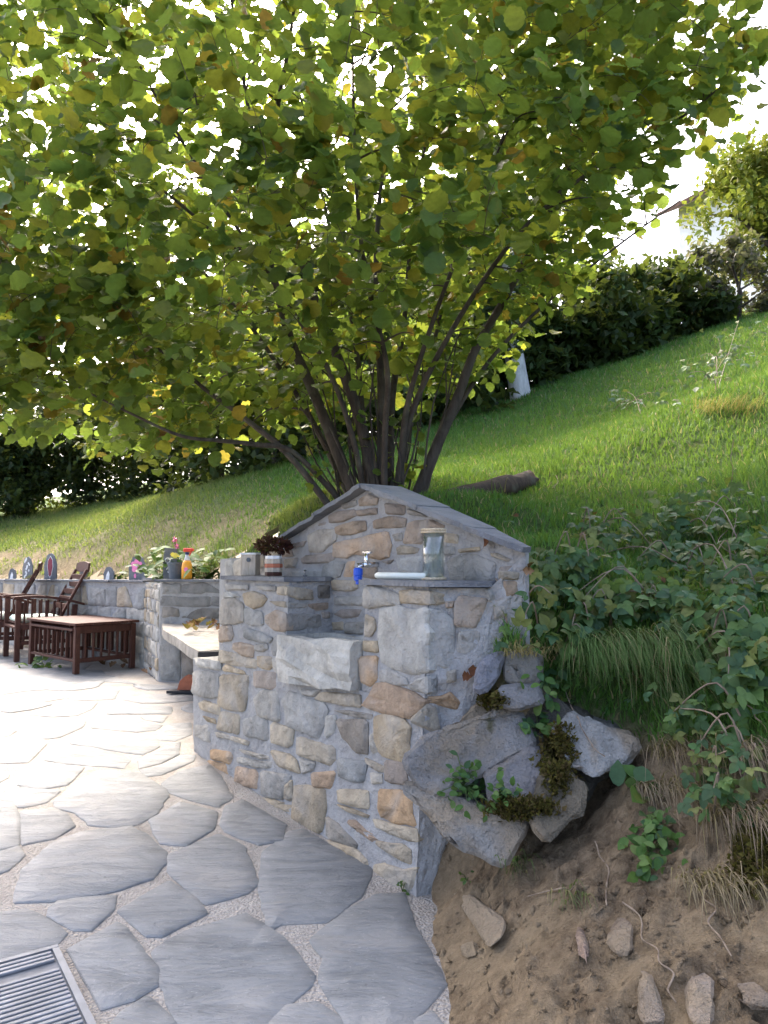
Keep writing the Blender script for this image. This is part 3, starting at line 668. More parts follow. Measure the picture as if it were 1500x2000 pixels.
for a0, a1, k in ((.01, .2, 'g'), (.22, .62, 'd'), (.64, .98, 'b')):
    stone('stone', [SN.P(a0, .02), SN.P(a1, .02), SN.P(a1, .26), SN.P(a1-.02, .46), SN.P(a0+.02, .46), SN.P(a0, .25)], nN, .012, .03, niche, scol(k), M['stone'], flat=.003)
for p in ([N0+nN*.03+nRt*.03, N0.lerp(N1, .52)+nN*.03, N0.lerp(N1, .52)-nN*.3, N0-nN*.3+nRt*.03], [N0.lerp(N1, .525)+nN*.03, N1+nN*.03, N1-nN*.3, N0.lerp(N1, .525)-nN*.3], [LWr+nRt*.03, N0+nRt*.03-nN*.31, N0-nN*.31-nRt*.2, LWr-nRt*.2+Vector((0, .05, 0))]):
    V, F = prism(p, .862, .882, 6, .004); mk('coping_slate', V, F, M['slate'], niche)
# bench slab
bench = root('stone_bench', 'thick pale stone bench slab with dark cut end, littered with dead leaves', 'bench', (-1.4, 5.4, 0))
bp = [onz(388, 1272, .5), onz(432, 1270, .5)+Vector((.05, 0, 0)), Vector((-.86, 4.6, .5)), Vector((-1.16, 6.18, .5)), N0+Vector((.03, -.04, .5)), onz(318, 1230, .5)]
V, F = prism(bp, .435, .502, 5, .003); mk('slab', V, F, M['stone'], bench, (.25, .235, .205))
e0, e1_ = onz(388, 1272, .5), onz(432, 1270, .5)+Vector((.05, 0, 0))
V, F = box((e0+e1_)/2+Vector((0, -.008, -.033)), (e1_-e0)*.5, Vector((0, .011, 0)), (0, 0, .030), .002); o = mk('cut_end', V, F, M['black'], bench); o['label'] = 'dark sawn end of the slab'
# ------------------------------------------------------------------ hillside
CP = [at(*p) for p in [(730,985,3.9),(560,1000,4.6),(480,1050,5.0),(440,1085,4.75),(400,1118,6.7),(400,1060,7.5),(330,1122,7.0),(284,1122,7.65),(150,1122,8.9),(0,1126,10.1),(-250,1128,12.5),
 (284,1040,8.8),(150,1068,9.8),(0,1092,11),(0,1020,16),(300,970,15),(560,910,13.5),(850,830,12.5),(1000,765,11.5),(1250,690,11),(1500,620,10.5),(0,1005,26),(750,850,24),(1500,600,22),(-400,1040,16),(-400,1040,26),(1900,500,11),(2000,480,22),
 (700,940,7),(900,900,6.5),(1100,850,7),(1300,800,6),(1450,760,5),(900,985,4.0),(1030,950,4.6),(1050,1060,3.2),(1200,1000,3.6),(1400,900,4.2),(1500,1000,3.0),(1500,1150,2.4),(1250,1150,2.8),(1060,1180,2.5),(1045,1072,2.44),(1012,1150,2.33),(968,1235,2.33),(940,1300,2.36),(1100,1060,2.75),
 (1000,1290,2.4),(1230,1250,2.45),(1400,1300,2.15),(900,1720,2.12),(1000,1700,2.05),(1000,1900,1.66),(1200,1900,1.56),(1400,1900,1.46),(1500,2000,1.34),(1200,1700,1.85),(1400,1700,1.7),(1200,1560,2.1),(1400,1520,1.95),(1250,1440,2.27),(1400,1400,2.07),(1500,1400,1.92),
 (950,1480,2.42),(1080,1420,2.4),(1080,1600,2.18),(930,1600,2.3),(960,980,3.35),(820,985,3.6),(650,1000,4.05)]]
CP += [Vector(p) for p in [(.13,2.3,0),(.13,1.76,-.02),(.06,1.5,-.02),(.02,1.0,-.02),(0,.3,-.02),(0,-2,-.02),(.5,.8,.12),(1.1,.8,.32),(2.5,1.5,1.0),(2.5,.0,.75),(1.2,-1.5,.3),(4,-2,1.2),(4.5,2,1.6),(7,5,3.2),(.30,2.28,.16),(.45,2.34,.50),(.13,1.92,-.01),(.11,1.62,-.02),(.22,2.05,.06)]]
CP = np.array([tuple(p) for p in CP])
def tps_k(r2): return np.where(r2 > 1e-12, .5*r2*np.log(r2+1e-12), 0)
n_ = len(CP); K = tps_k(((CP[:, None, :2]-CP[None, :, :2])**2).sum(2))+np.eye(n_)*.004; Pm = np.hstack([np.ones((n_, 1)), CP[:, :2]])
A_ = np.vstack([np.hstack([K, Pm]), np.hstack([Pm.T, np.zeros((3, 3))])]); sol = np.linalg.solve(A_, np.concatenate([CP[:, 2], np.zeros(3)]))
def hz(xy):
    xy = np.atleast_2d(np.asarray(xy, float)); out = np.empty(len(xy))
    for i in range(0, len(xy), 20000):
        q = xy[i:i+20000]; out[i:i+20000] = tps_k(((q[:, None]-CP[None, :, :2])**2).sum(2))@sol[:n_]+sol[n_]+q@sol[n_+1:]
    return out
def hz1(x, y): return float(hz([(x, y)])[0])
ge = SG.P(gr_t, 0)
BND = [(-16, 18.5), (-6.95, 11.65), (LW0.x-.02, LW0.y+.24), (-1.85, 6.68), (-1.0, 6.42), (-.60, 4.1), tuple((SG.P(RL[0][0], 0)+nb*.07)[:2]), tuple((ge+nb*.02)[:2]), tuple((SR.P(.42, 0)+Vector((0, .05, 0)))[:2]), (br.x+.05, br.y+.05), (.125, 1.76), (.05, 1.5), (.0, 1.0), (-.02, -3)]
LAND = BND+[(18, -3), (18, 40), (-20, 40), (-20, 18.5)]
def grid1(segs):
    out = []
    for a, b, s in segs:
        n = max(1, int(round((b-a)/s))); out += [a+(b-a)*i/n for i in range(n)]
    return np.array(out+[segs[-1][1]])
gxs = grid1([(-20, -8, .6), (-8, -3, .2), (-3, -.2, .1), (-.2, 1.7, .026), (1.7, 3.2, .08), (3.2, 8, .25), (8, 18, .8)])
gys = grid1([(-3, .8, .2), (.8, 2.9, .026), (2.9, 5, .07), (5, 12, .13), (12, 18, .3), (18, 40, 1.1)])
XX, YY = np.meshgrid(gxs, gys); xy = np.c_[XX.ravel(), YY.ravel()]; ZZ = hz(xy)
def inside_np(xy, poly):
    x, y = xy[:, 0], xy[:, 1]; c = np.zeros(len(xy), bool); j = len(poly)-1
    for i in range(len(poly)):
        xi, yi, xj, yj = poly[i][0], poly[i][1], poly[j][0], poly[j][1]
        if yi != yj: c ^= ((yi > y) != (yj > y)) & (x < (xj-xi)*(y-yi)/(yj-yi)+xi)
        j = i
    return c
def soilness(x, y, z):
    """1 = bare earth: the cut bank beside the patio and the raw strip behind the low wall"""
    s = np.clip((.66+.10*np.sin(x*5+y*3)-z)/.14, 0, 1)*(x > -.05)*(y < 3)
    d = np.abs((x-LW0.x)*(LW1.y-LW0.y)-(y-LW0.y)*(LW1.x-LW0.x))/(LW1-LW0).length
    b = np.clip(1.7-d/.95, 0, 1)*(x < -1.0)*(y < 14)*(.68+.32*np.sin(x*3.7+1)*np.cos(y*3.1))
    b2 = np.exp(-((x+1.0)**2+(y-5.6)**2)/.8)*.55
    return np.clip(np.maximum(np.maximum(s, b*.95), b2), 0, 1)
so_ = soilness(xy[:, 0], xy[:, 1], ZZ)
def fbm(x, y, z=0.0):
    p = Vector((x, y, z)); return noise.noise(p*2.2)*.5+noise.noise(p*6)*.28+noise.noise(p*15)*.16+noise.noise(p*34)*.09
near = (xy[:, 0] > -.2) & (xy[:, 0] < 3) & (xy[:, 1] > .6) & (xy[:, 1] < 3.2)
dz = np.array([fbm(x, y, zz) for (x, y), zz in zip(xy, ZZ)])
dz = dz+np.where(near & (so_ > .3), np.array([noise.noise(Vector((x*24, y*24, zz*24)))*.35+noise.noise(Vector((x*48, y*48, zz*48)))*.2 if (nn and ss > .3) else 0 for (x, y), zz, nn, ss in zip(xy, ZZ, near, so_)]), 0)
amp = np.where(near, .035+.06*so_, .05+.05*so_); fade = np.clip(ZZ/.12, 0, 1)
ZD = ZZ+dz*amp*np.maximum(fade, .15); XD = xy[:, 0]+np.where(near, dz*so_*.03, 0)
ok = inside_np(xy, LAND)
nx, ny = len(gxs), len(gys); idx = np.arange(nx*ny).reshape(ny, nx)
q = np.stack([idx[:-1, :-1], idx[:-1, 1:], idx[1:, 1:], idx[1:, :-1]], -1).reshape(-1, 4)
cent = xy[q].mean(1); q = q[inside_np(cent, LAND)]
used, inv = np.unique(q, return_inverse=True); q = inv.reshape(-1, 4)
Vt = np.c_[XD, xy[:, 1], ZD][used]; St = so_[used]
hill = link('hillside', bulk('hillside', Vt, q, np.c_[St, St, St], True), M['ground']); structure(hill)
from mathutils.bvhtree import BVHTree
BV = BVHTree.FromPolygons([tuple(v) for v in Vt], [tuple(f) for f in q])
def hitT(u, v):
    h = BV.ray_cast(Vector((0, 0, CAMH)), ray(u, v).normalized()); return h[0]
def drop(x, y):
    h = BV.ray_cast(Vector((x, y, 30)), Vector((0, 0, -1))); return h[0], h[1]
# ------------------------------------------------------------------ grass (uncountable)
def blades(P, N, H, Wd, lean, cols, seg=2):
    """P points, N normals, H heights, Wd widths; bent blades of seg quads + tip"""
    n = len(P); az = RNG.uniform(0, 2*math.pi, n); side = np.c_[np.cos(az), np.sin(az), np.zeros(n)]
    laz = RNG.uniform(0, 2*math.pi, n); ld = np.c_[np.cos(laz), np.sin(laz), np.zeros(n)]*lean[:, None]
    up = np.c_[np.zeros(n), np.zeros(n), np.ones(n)]*.75+N*.25
    V = []
    for k in range(seg+1):
        t = k/(seg+.0); c = P+up*(H*t*(1-.25*t*lean))[:, None]+ld*(H*t*t)[:, None]
        wv = (Wd*(1-t*.75))[:, None]*side
        if k < seg: V += [c-wv, c+wv]
        else: V += [c]
    V = np.stack(V, 1); m = V.shape[1]; T_ = []
    base = np.arange(n)[:, None]*m
    for k in range(seg-1):
        T_ += [base+np.array([2*k, 2*k+1, 2*k+3]), base+np.array([2*k, 2*k+3, 2*k+2])]
    T_ += [base+np.array([2*seg-2, 2*seg-1, 2*seg])]
    return V.reshape(-1, 3), np.concatenate(T_), np.repeat(cols, m, 0)
tri = Vt[q]; qa = np.linalg.norm(np.cross(tri[:, 2]-tri[:, 0], tri[:, 3]-tri[:, 1]), axis=1)/2
qc = tri.mean(1); dist = np.hypot(qc[:, 0], qc[:, 1])
uu = 750+FPX*qc[:, 0]/np.maximum(qc[:, 1], .1)
vis = (qc[:, 1] > 1.2) & (uu > -250) & (uu < 2300) & (dist < 19)
gsoil = soilness(qc[:, 0], qc[:, 1], qc[:, 2])
dens = np.where(vis, qa*np.clip(1-1.12*gsoil, 0.0, 1)/np.maximum(dist, 2.2)**1.35, 0); dens /= dens.sum()
NG = 245000
pick = RNG.choice(len(q), NG, p=dens); r1, r2 = RNG.random(NG)[:, None], RNG.random(NG)[:, None]; tq = tri[pick]
Pg = (tq[:, 0]*(1-r1)+tq[:, 1]*r1)*(1-r2)+(tq[:, 3]*(1-r1)+tq[:, 2]*r1)*r2
Ng = np.cross(tq[:, 1]-tq[:, 0], tq[:, 3]-tq[:, 0]); Ng /= np.linalg.norm(Ng, axis=1)[:, None]
dg = np.hypot(Pg[:, 0], Pg[:, 1])
pat = np.array([noise.noise(Vector((x*.9, y*.9, 3)))+.6*noise.noise(Vector((x*3, y*3, 8))) for x, y, z in Pg])
H = RNG.uniform(.02, .052, NG)*(1+.05*dg)*(1+.5*np.clip(pat, -1, 1))
nearb = (Pg[:, 0] > .35) & (Pg[:, 1] < 4.2); H = np.where(nearb, H*1.15, H)
pale = np.clip(.25+pat*.7+RNG.normal(0, .25, NG), 0, 1)[:, None]
yel = (np.clip((-1.2-Pg[:, 0])*.35, 0, .5)+np.clip(1.0-np.abs(Pg[:, 1]-5.5)*.5, 0, .5)*(Pg[:, 0] < -.2))[:, None]
gcol = np.array((.05, .14, .022))*(1-pale)+np.array((.105, .225, .042))*pale
gcol = gcol*1.2; gcol = gcol*(1-yel)+np.array((.26, .24, .085))*yel
dry = RNG.random(NG) < .06; gcol[dry] = np.array((.33, .27, .14)); wk = (pat > .35) & (RNG.random(NG) < .5); gcol[wk] = gcol[wk]*np.array((.55, .7, .8)); H = np.where(wk, H*1.5, H)
V, T_, cc = blades(Pg, Ng, H, (.0016+.00055*dg)*RNG.uniform(.7, 1.3, NG), RNG.uniform(.15, .8, NG), gcol)
g_o = mkbulk('grass', V, T_, M['grass'], None, cc); stuff(g_o); g_o['label'] = 'short bright green grass over the hillside'; g_o['category'] = 'grass'
# ------------------------------------------------------------------ leaf templates
def leaf_template(shape, fold=.18, curl=.2):
    """shape: list of (t along, half width); unit length along +Y, folded on the midrib"""
    V = [(0, 0, 0)]; 
    for t, wv in shape: V += [(-wv, t, wv*fold-curl*t*t), (0, t, -curl*t*t), (wv, t, wv*fold-curl*t*t)]
    tip = len(V); V.append((0, 1.0, -curl)); F = [(0, 2, 1), (0, 3, 2)]
    for i in range(len(shape)-1):
        a = 1+3*i; b = a+3; F += [(a, a+1, b+1), (a, b+1, b), (a+1, a+2, b+2), (a+1, b+2, b+1)]
    a = 1+3*(len(shape)-1); F += [(a, a+1, tip), (a+1, a+2, tip)]
    return np.array(V, float), np.array(F)
HAZEL = leaf_template([(.04, .17), (.13, .33), (.24, .37), (.33, .45), (.43, .42), (.53, .47), (.63, .40), (.73, .40), (.80, .27), (.88, .21), (.93, .09)], .22, .24)
for i_ in range(11):                                                # crumpled margins
    for q_ in (1, 3): HAZEL[0][3*i_+q_, 2] += .05*math.sin(i_*1.9+q_)
    HAZEL[0][3*i_+2, 2] += .012*(-1)**i_
OVAL = leaf_template([(.12, .20), (.4, .32), (.7, .26)], .25, .2)
SMALL = leaf_template([(.4, .30)], .3, .15)
def tri_leaf():
    V, F = [], []
    for ang, s, yo in ((0, 1.0, .25), (1.15, .8, .05), (-1.15, .8, .05)):
        v, f = leaf_template([(.10, .22), (.38, .36), (.65, .28), (.85, .13)], .25, .25); c, s2 = math.cos(ang), math.sin(ang); v = v*s
        v = np.c_[v[:, 0]*c+v[:, 1]*s2, -v[:, 0]*s2+v[:, 1]*c+yo, v[:, 2]]; n = sum(len(x) for x in V); V.append(v); F.append(f+n)
    return np.vstack(V), np.vstack(F)
BRAM = tri_leaf()
def frames(D, U):
    """leaf axes: Y along D, Z near U -> (n,3,3) columns"""
    D = D/np.linalg.norm(D, axis=1)[:, None]; X = np.cross(D, U); X /= np.maximum(np.linalg.norm(X, axis=1), 1e-6)[:, None]; Z = np.cross(X, D)
    return np.stack([X, D, Z], 2)
def inst(tmpl, P, Fm, S, cols):
    Vt_, Ft_ = tmpl; n = len(P); V = np.einsum('nij,kj->nki', Fm, Vt_)*S[:, None, None]+P[:, None, :]
    m = len(Vt_); return V.reshape(-1, 3), (Ft_[None]+np.arange(n)[:, None, None]*m).reshape(-1, 3), np.repeat(cols, m, 0)
def rand_dirs(n, zmin=-1):
    d = RNG.normal(size=(n, 3)); d /= np.linalg.norm(d, axis=1)[:, None]
    return d
# ------------------------------------------------------------------ hazel tree
TY = 3.95
tb = drop(-.05, TY)[0]
tree = root('hazel_tree', 'large many-stemmed hazel with broad green and yellowing leaves behind the fountain', 'tree', tb)
def A(lst, y0, y1):
    n = len(lst); return [at(u, v, y0+(y1-y0)*i/(n-1)) for i, (u, v) in enumerate(lst)]
STEMS = [
 (A([(700,985),(650,860),(612,765),(570,670),(545,580),(525,500),(522,430),(500,300),(470,120),(440,-80)], TY, 4.2), .045),
 (A([(735,985),(705,830),(662,705),(620,600),(580,480),(545,400),(518,362),(540,220),(562,100),(585,-60)], TY-.05, 3.5), .042),
 (A([(652,1000),(565,890),(475,815),(400,760),(320,690),(200,600)], TY, 3.6), .026),
 (A([(675,990),(575,885),(500,868),(425,860),(350,850),(240,800),(120,740)], TY+.05, 3.3), .022),
 (A([(808,985),(850,880),(892,780),(930,680),(985,585),(1030,500),(1085,390),(1140,260),(1180,120)], TY, 4.2), .045),
 (A([(742,985),(745,800),(740,650),(735,500),(745,350),(765,150),(780,-60)], TY, 4.1), .034),
 (A([(762,985),(766,780),(788,640),(805,450),(835,250),(860,60)], TY+.1, 4.8), .030),
 (A([(782,985),(786,860),(806,750),(870,560),(950,360),(1010,180)], TY, 3.4), .026),
 (A([(722,985),(706,800),(690,640),(645,450),(600,250),(560,60)], TY+.15, 4.9), .030),
 (A([(530,515),(480,492),(420,455),(335,385),(250,320),(150,200)], 4.13, 3.8), .020),
 (A([(690,985),(630,860),(560,740),(460,600),(330,470),(180,380)], TY+.2, 4.8), .028),
 (A([(800,985),(870,840),(960,700),(1080,580),(1220,470),(1330,390)], TY+.2, 4.6), .024),
 (A([(770,985),(800,820),(880,650),(1010,460),(1160,330),(1330,230),(1430,150)], TY-.05, 3.5), .024),
 (A([(750,985),(752,840),(756,720),(720,560),(700,420),(690,200),(690,0)], TY-.1, 3.0), .024),
 (A([(715,985),(690,860),(640,720),(540,560),(420,380),(300,180),(220,20)], TY-.05, 3.3), .022),
 (A([(775,985),(800,840),(850,660),(900,440),(960,200),(1000,0)], TY+.2, 5.2), .022),
]
skel = []
for pts, r in STEMS:
    P = smooth_path(pts, 6); rr_ = [r*.78*(1-.8*i/(len(P)-1)) for i in range(len(P))]
    V, F = tube(P, rr_, 9, True, .10); mk('stem', V, F, M['bark'], tree, smooth=True)
    skel += [(p, k) for p, k in zip(P[len(P)//4:], rr_[len(P)//4:])]
for k in range(34):                                                  # thin upright suckers from the stool
    u0 = random.uniform(660, 830); b = at(u0, 985, TY+random.uniform(-.12, .25)); h = random.uniform(.3, 1.1)
    P = smooth_path([b, b+Vector((random.gauss(0, .06)+(u0-745)*.0012, random.gauss(0, .05), h*.5)), b+Vector((random.gauss(0, .1)+(u0-745)*.003, random.gauss(0, .1), h))], 3)
    V, F = tube(P, [.007*(1-.6*i/len(P)) for i in range(len(P))], 5); mk('sucker', V, F, M['bark'], tree)
# crown envelope in metres (x, lowest z), then ellipsoidal outer shell
ZL = np.array([(-2.7, 2.1), (-2.2, 1.66), (-1.6, 1.68), (-.8, 1.76), (-.4, 1.93), (.4, 2.06), (.9, 2.42), (1.4, 2.86), (1.6, 3.15), (1.8, 3.42), (2.1, 3.8)])
def in_crown(p):
    x, y, z = p[:, 0], p[:, 1]-TY, p[:, 2]
    zl = np.interp(x, ZL[:, 0], ZL[:, 1])+.10*np.abs(y)
    e = ((x+.2)/2.30)**2+(y/1.55)**2+((z-2.9)/2.35)**2
    return (z > zl) & (e < 1) & (z > 1.6)
cand = np.c_[RNG.uniform(-2.7, 2.3, 50000), RNG.uniform(TY-1.6, TY+1.6, 50000), RNG.uniform(1.6, 5.3, 50000)]
cand = cand[in_crown(cand)]
x, y, z = cand[:, 0], cand[:, 1]-TY, cand[:, 2]; e = ((x+.2)/2.3)**2+(y/1.55)**2+((z-2.9)/2.35)**2
cand = cand[RNG.random(len(cand)) < (.25+.75*e)*np.where(z > 4.3, .5, 1)]
tips = np.vstack([cand[:1350], cand[1350:][cand[1350:, 2] < 2.8][:480], cand[1350:][(cand[1350:, 2] > 2.8) & (cand[1350:, 0] > .2)][:260]])
SP = np.array([tuple(p) for p, k in skel]); SRad = np.array([k for p, k in skel])
order = np.argsort([np.min(((SP-t)**2).sum(1)) for t in tips])
TV, TF = [], []; LP, LD = [], []
cc0 = np.array((-.1, TY, 1.9))
for i in order:
    t = tips[i]; d = t-SP; pen = (d**2).sum(1)+np.where(d[:, 2] < -.05, .6, 0)
    j = int(np.argmin(pen)); a = SP[j]; L = np.linalg.norm(t-a)
    if L < .05: continue
    mid = (a+t)/2+np.array((0, 0, .12*L))+RNG.normal(0, .04*L, 3)
    P = smooth_path([Vector(a), Vector(mid), Vector(t)], 4); r0 = min(SRad[j]*.8, .004+.007*L)
    rad = [r0*(1-.75*k/(len(P)-1))+.0008 for k in range(len(P))]
    v, f = tube(P, rad, 5, False); n = len(TV); TV += v; TF += [tuple(q+n for q in ff) for ff in f]
    SP = np.vstack([SP, np.array([tuple(p) for p in P[3:]])]); SRad = np.concatenate([SRad, rad[3:]])
    nl = random.randint(7, 11); out_ = (t-cc0); out_ /= np.linalg.norm(out_)
    for k in range(nl):
        s = random.random()**.6; q = P[max(1, int(s*(len(P)-1)))]; b = np.array(q)+RNG.normal(0, .075, 3)
        LP.append(b); dr = out_*.55+RNG.normal(0, .55, 3); dr[2] -= .25; LD.append(dr)
tw = mk('twigs', TV, TF, M['bark'], tree); stuff(tw)
LP, LD = np.array(LP), np.array(LD)
# a few leafy shoots round the stool
nlow = 150; lp = np.array([tuple(at(random.uniform(600, 840), random.uniform(800, 985), TY+random.uniform(-.15, .3))) for _ in range(nlow)]); LP = np.vstack([LP, lp]); LD = np.vstack([LD, RNG.normal(0, .6, (nlow, 3))])
nL_ = len(LP); up = np.c_[RNG.normal(0, .45, nL_), RNG.normal(0, .45, nL_)-.15, np.ones(nL_)]
FR = frames(LD, up); LS = RNG.uniform(.054, .102, nL_)
LS[-nlow:] *= .65
base = np.array([(.048, .105, .026), (.065, .135, .030), (.095, .155, .026), (.145, .175, .026), (.20, .19, .022), (.24, .14, .025), (.19, .075, .025)])
pr = np.array([.26, .25, .21, .16, .08, .022, .018]); ci = RNG.choice(7, nL_, p=pr)
hi = np.clip((LP[:, 2]-2.2)*.5+np.clip(LP[:, 0], -1, 2)*.12, 0, 1); shift = RNG.random(nL_) < hi*.42; ci = np.where(shift & (ci < 4), ci+1, ci)
lc = base[ci]*RNG.uniform(.8, 1.25, (nL_, 1))
du = 750+FPX*LP[:, 0]/LP[:, 1]; dv = HOR-FPX*(LP[:, 2]-1)/LP[:, 1]
rank = np.where((du > 0) & (du < 1500) & (dv > 0), LS/LP[:, 1], 0)*np.where(np.arange(nL_) < nL_-nlow, 1, .5)
big = np.argsort(-rank)[:300]; ci[big] = np.where((ci[big] >= 5) & (RNG.random(300) < .65), 3, ci[big]); rest = np.setdiff1d(np.arange(nL_), big)
V, T_, cc = inst(HAZEL, LP[rest], FR[rest], LS[rest], lc[rest]); fo = mkbulk('foliage', V, T_, M['leaf'], tree, cc, True); stuff(fo)
lm = []
for k in range(7):
    for b in (.85, 1.15):
        me = bulk('leaf', HAZEL[0], HAZEL[1], np.tile(base[k]*b, (len(HAZEL[0]), 1)), True); me.materials.append(M['leaf']); lm.append(me)
for i in big:
    o = bpy.data.objects.new('leaf', lm[int(ci[i])*2+random.randint(0, 1)]); C.objects.link(o); o.parent = tree
    m4 = Matrix(FR[i].tolist()).to_4x4(); o.matrix_local = Matrix.Translation(Vector(LP[i])-WL[tree.name])@m4@Matrix.Scale(float(LS[i]), 4)
# ------------------------------------------------------------------ background shrubs and trees
def clump_tree(name, label, cat, base, h, rx, ry, n, ls, cols, z0=.05, trunk=.06, group=None, mat='far', pts=None, tm=None, rmin=.35):
    base = Vector(base); o = root(name, label, cat, base, group)
    nc = max(10, n//90); cd = rand_dirs(nc)*(RNG.uniform(rmin, 1, (nc, 1))**.5)
    cen = np.array(base)+np.c_[cd[:, 0]*rx, cd[:, 1]*ry, h*(z0+(1-z0)*(cd[:, 2]*.5+.5))]
    cs = RNG.uniform(.12, .26, nc)*min(rx, h/2)*1.5; w_ = RNG.integers(0, nc, n)
    P = cen[w_]+rand_dirs(n)*(cs[w_]*RNG.random(n)**.5)[:, None]
    cb = RNG.uniform(.65, 1.35, nc)[w_][:, None]; col = np.array(cols)[RNG.integers(0, len(cols), n)]*cb*RNG.uniform(.8, 1.2, (n, 1))
    g_ = np.array([drop(p[0], p[1])[0].z if drop(p[0], p[1])[0] else -9 for p in cen]); keep = P[:, 2] > g_[w_]+.02; P, col = P[keep], col[keep]; n = len(P)
    V, T_, cc = inst(SMALL, P, frames(rand_dirs(n), np.c_[RNG.normal(0, .6, n), RNG.normal(0, .6, n), np.ones(n)]), RNG.uniform(.7, 1.3, n)*ls, col)
    mkbulk('crown', V, T_, M[mat], o, cc)
    tv, tf = tube([base-Vector((0, 0, .1)), base+Vector((.05, 0, h*.35)), base+Vector((-.05, .05, h*.75))], [trunk, trunk*.8, trunk*.4], 8)
    parts = [(tv, tf)]
    for k in range(7):
        c = Vector(cen[random.randrange(nc)]); s = base+Vector((0, 0, h*random.uniform(.1, .4))); parts.append(tube([s, (s+c)/2+Vector((0, 0, .1*h)), c], [trunk*.5, trunk*.35, trunk*.12], 5))
    V, F = join(*parts); mk('trunk', V, F, M[tm or 'bark'], o)
    return o
DK = [(.022, .042, .014), (.032, .058, .018), (.045, .07, .02), (.02, .034, .016)]
gH = 'dark shrubs of the hedgerow along the top of the meadow'
for u, v, y, h, rx, lab in ((-160,1035,17,3.4,2.2,'dark hedgerow shrub at the far left edge of the meadow'), (20,1018,16.5,3.0,1.8,'dark rounded hedgerow shrub left above the chairs'), (150,995,16,3.2,1.7,'dark hedgerow shrub left above the painted slates'),
        (290,972,15.3,3.4,1.6,'dark hedgerow shrub under the lowest left hazel branches'), (410,945,14.8,3.0,1.4,'hedgerow shrub with paler leaves where the meadow edge bends'), (520,922,14,3.6,1.6,'dark hedgerow shrub left of the hazel stems'), (650,895,13.5,3.8,1.7,'dark hedgerow shrub behind the hazel stems'),
        (800,850,12.8,3.5,1.7,'dark hedgerow shrub right behind the central hazel stems'), (930,800,12.2,2.7,1.4,'dark shrub left of the pale trunk'), (1085,745,11.6,1.25,1.3,'low dark shrub right of the pale trunk'), (1210,705,11.4,1.8,1.2,'dark green shrub below the white house'),
        (1320,668,11.2,1.55,1.1,'low leafy shrub on the hedge line below the grey bush')):
    p = hitT(u, v) or at(u, v, y); p = p if p.y > 9 else at(u, v, y); g_ = drop(p.x, p.y)[0]; p = g_ or p
    clump_tree('hedge_shrub', lab, 'shrub', p+Vector((0, .7, .02)), h, rx, 1.1, 7600, .15, DK if v > 760 else [(.035, .065, .02), (.055, .095, .03), (.03, .05, .02)], -.15, .05, gH, rmin=0.0)
for u, y, h, lab in ((-40, 22, 3.0, 'tall far tree beyond the left hedgerow, mostly behind the hazel leaves'), (480, 21, 4.2, 'far tree behind the hazel stems on the left'), (860, 19, 4.4, 'far tree behind the hazel stems on the right')):
    g_ = drop((u-750)/FPX*y, y)[0]
    clump_tree('far_tree', lab, 'tree', g_, h, 2.4, 1.6, 3600, .26, [(.06, .085, .018), (.09, .11, .02), (.045, .07, .02)], .15, .12, 'far trees beyond the hedgerow')
p = drop((1450-750)/FPX*14, 14)[0]
clump_tree('yellow_tree', 'yellow-green leafy tree at the right edge beside the white house', 'tree', drop(7.1, 12.9)[0], 3.4, 1.4, 1.1, 8000, .13, [(.15, .19, .03), (.20, .23, .035), (.10, .15, .03), (.25, .25, .04)], .1, .1, rmin=.1)
clump_tree('grey_bush', 'greyish purple twiggy bush below the yellow tree at right', 'bush', drop(5.7, 11.6)[0], 1.25, 1.1, .8, 4200, .11, [(.13, .115, .10), (.18, .15, .13), (.09, .09, .06), (.11, .12, .06)], -.05, .04)
# pale trunk tree
pt = hitT(1018, 757) or at(1018, 755, 11); pt = drop(pt.x*(pt.y-1.0)/pt.y, pt.y-1.0)[0]
bt_ = root('pale_trunk_tree', 'tree with a pale smooth trunk standing at the meadow edge', 'tree', pt)
V, F = tube(smooth_path([pt-Vector((0, 0, .1)), pt+Vector((-.08, 0, .5)), pt+Vector((-.16, .05, 1.1)), pt+Vector((-.15, .1, 2.2))], 4), [.15-.004*i for i in range(13)], 12, True, .05); mk('trunk', V, F, M['birch'], bt_, smooth=True)
n = 1500; P = np.array(pt)+np.array((-.2, .2, 2.4))+rand_dirs(n)*np.array((1.3, .9, .75))*RNG.random((n, 1))**.4
V, T_, cc = inst(SMALL, P, frames(rand_dirs(n), rand_dirs(n)+np.array((0, 0, 1))), RNG.uniform(.1, .17, n), np.array([(.05, .08, .02), (.08, .10, .02)])[RNG.integers(0, 2, n)]); mkbulk('crown', V, T_, M['far'], bt_, cc)
for k in range(9):                                                   # bare branches in the hedge bottom
    a = at(random.uniform(930, 1120), random.uniform(660, 760), 11.0); P = [a]
    for j in range(4): P.append(P[-1]+Vector((random.uniform(.1, .45), random.gauss(0, .1), random.gauss(.03, .14))))
    V, F = tube(smooth_path(P, 3), [.022*(1-.8*i/12) for i in range(13)], 5); mk('branch', V, F, M['twig'], bt_)
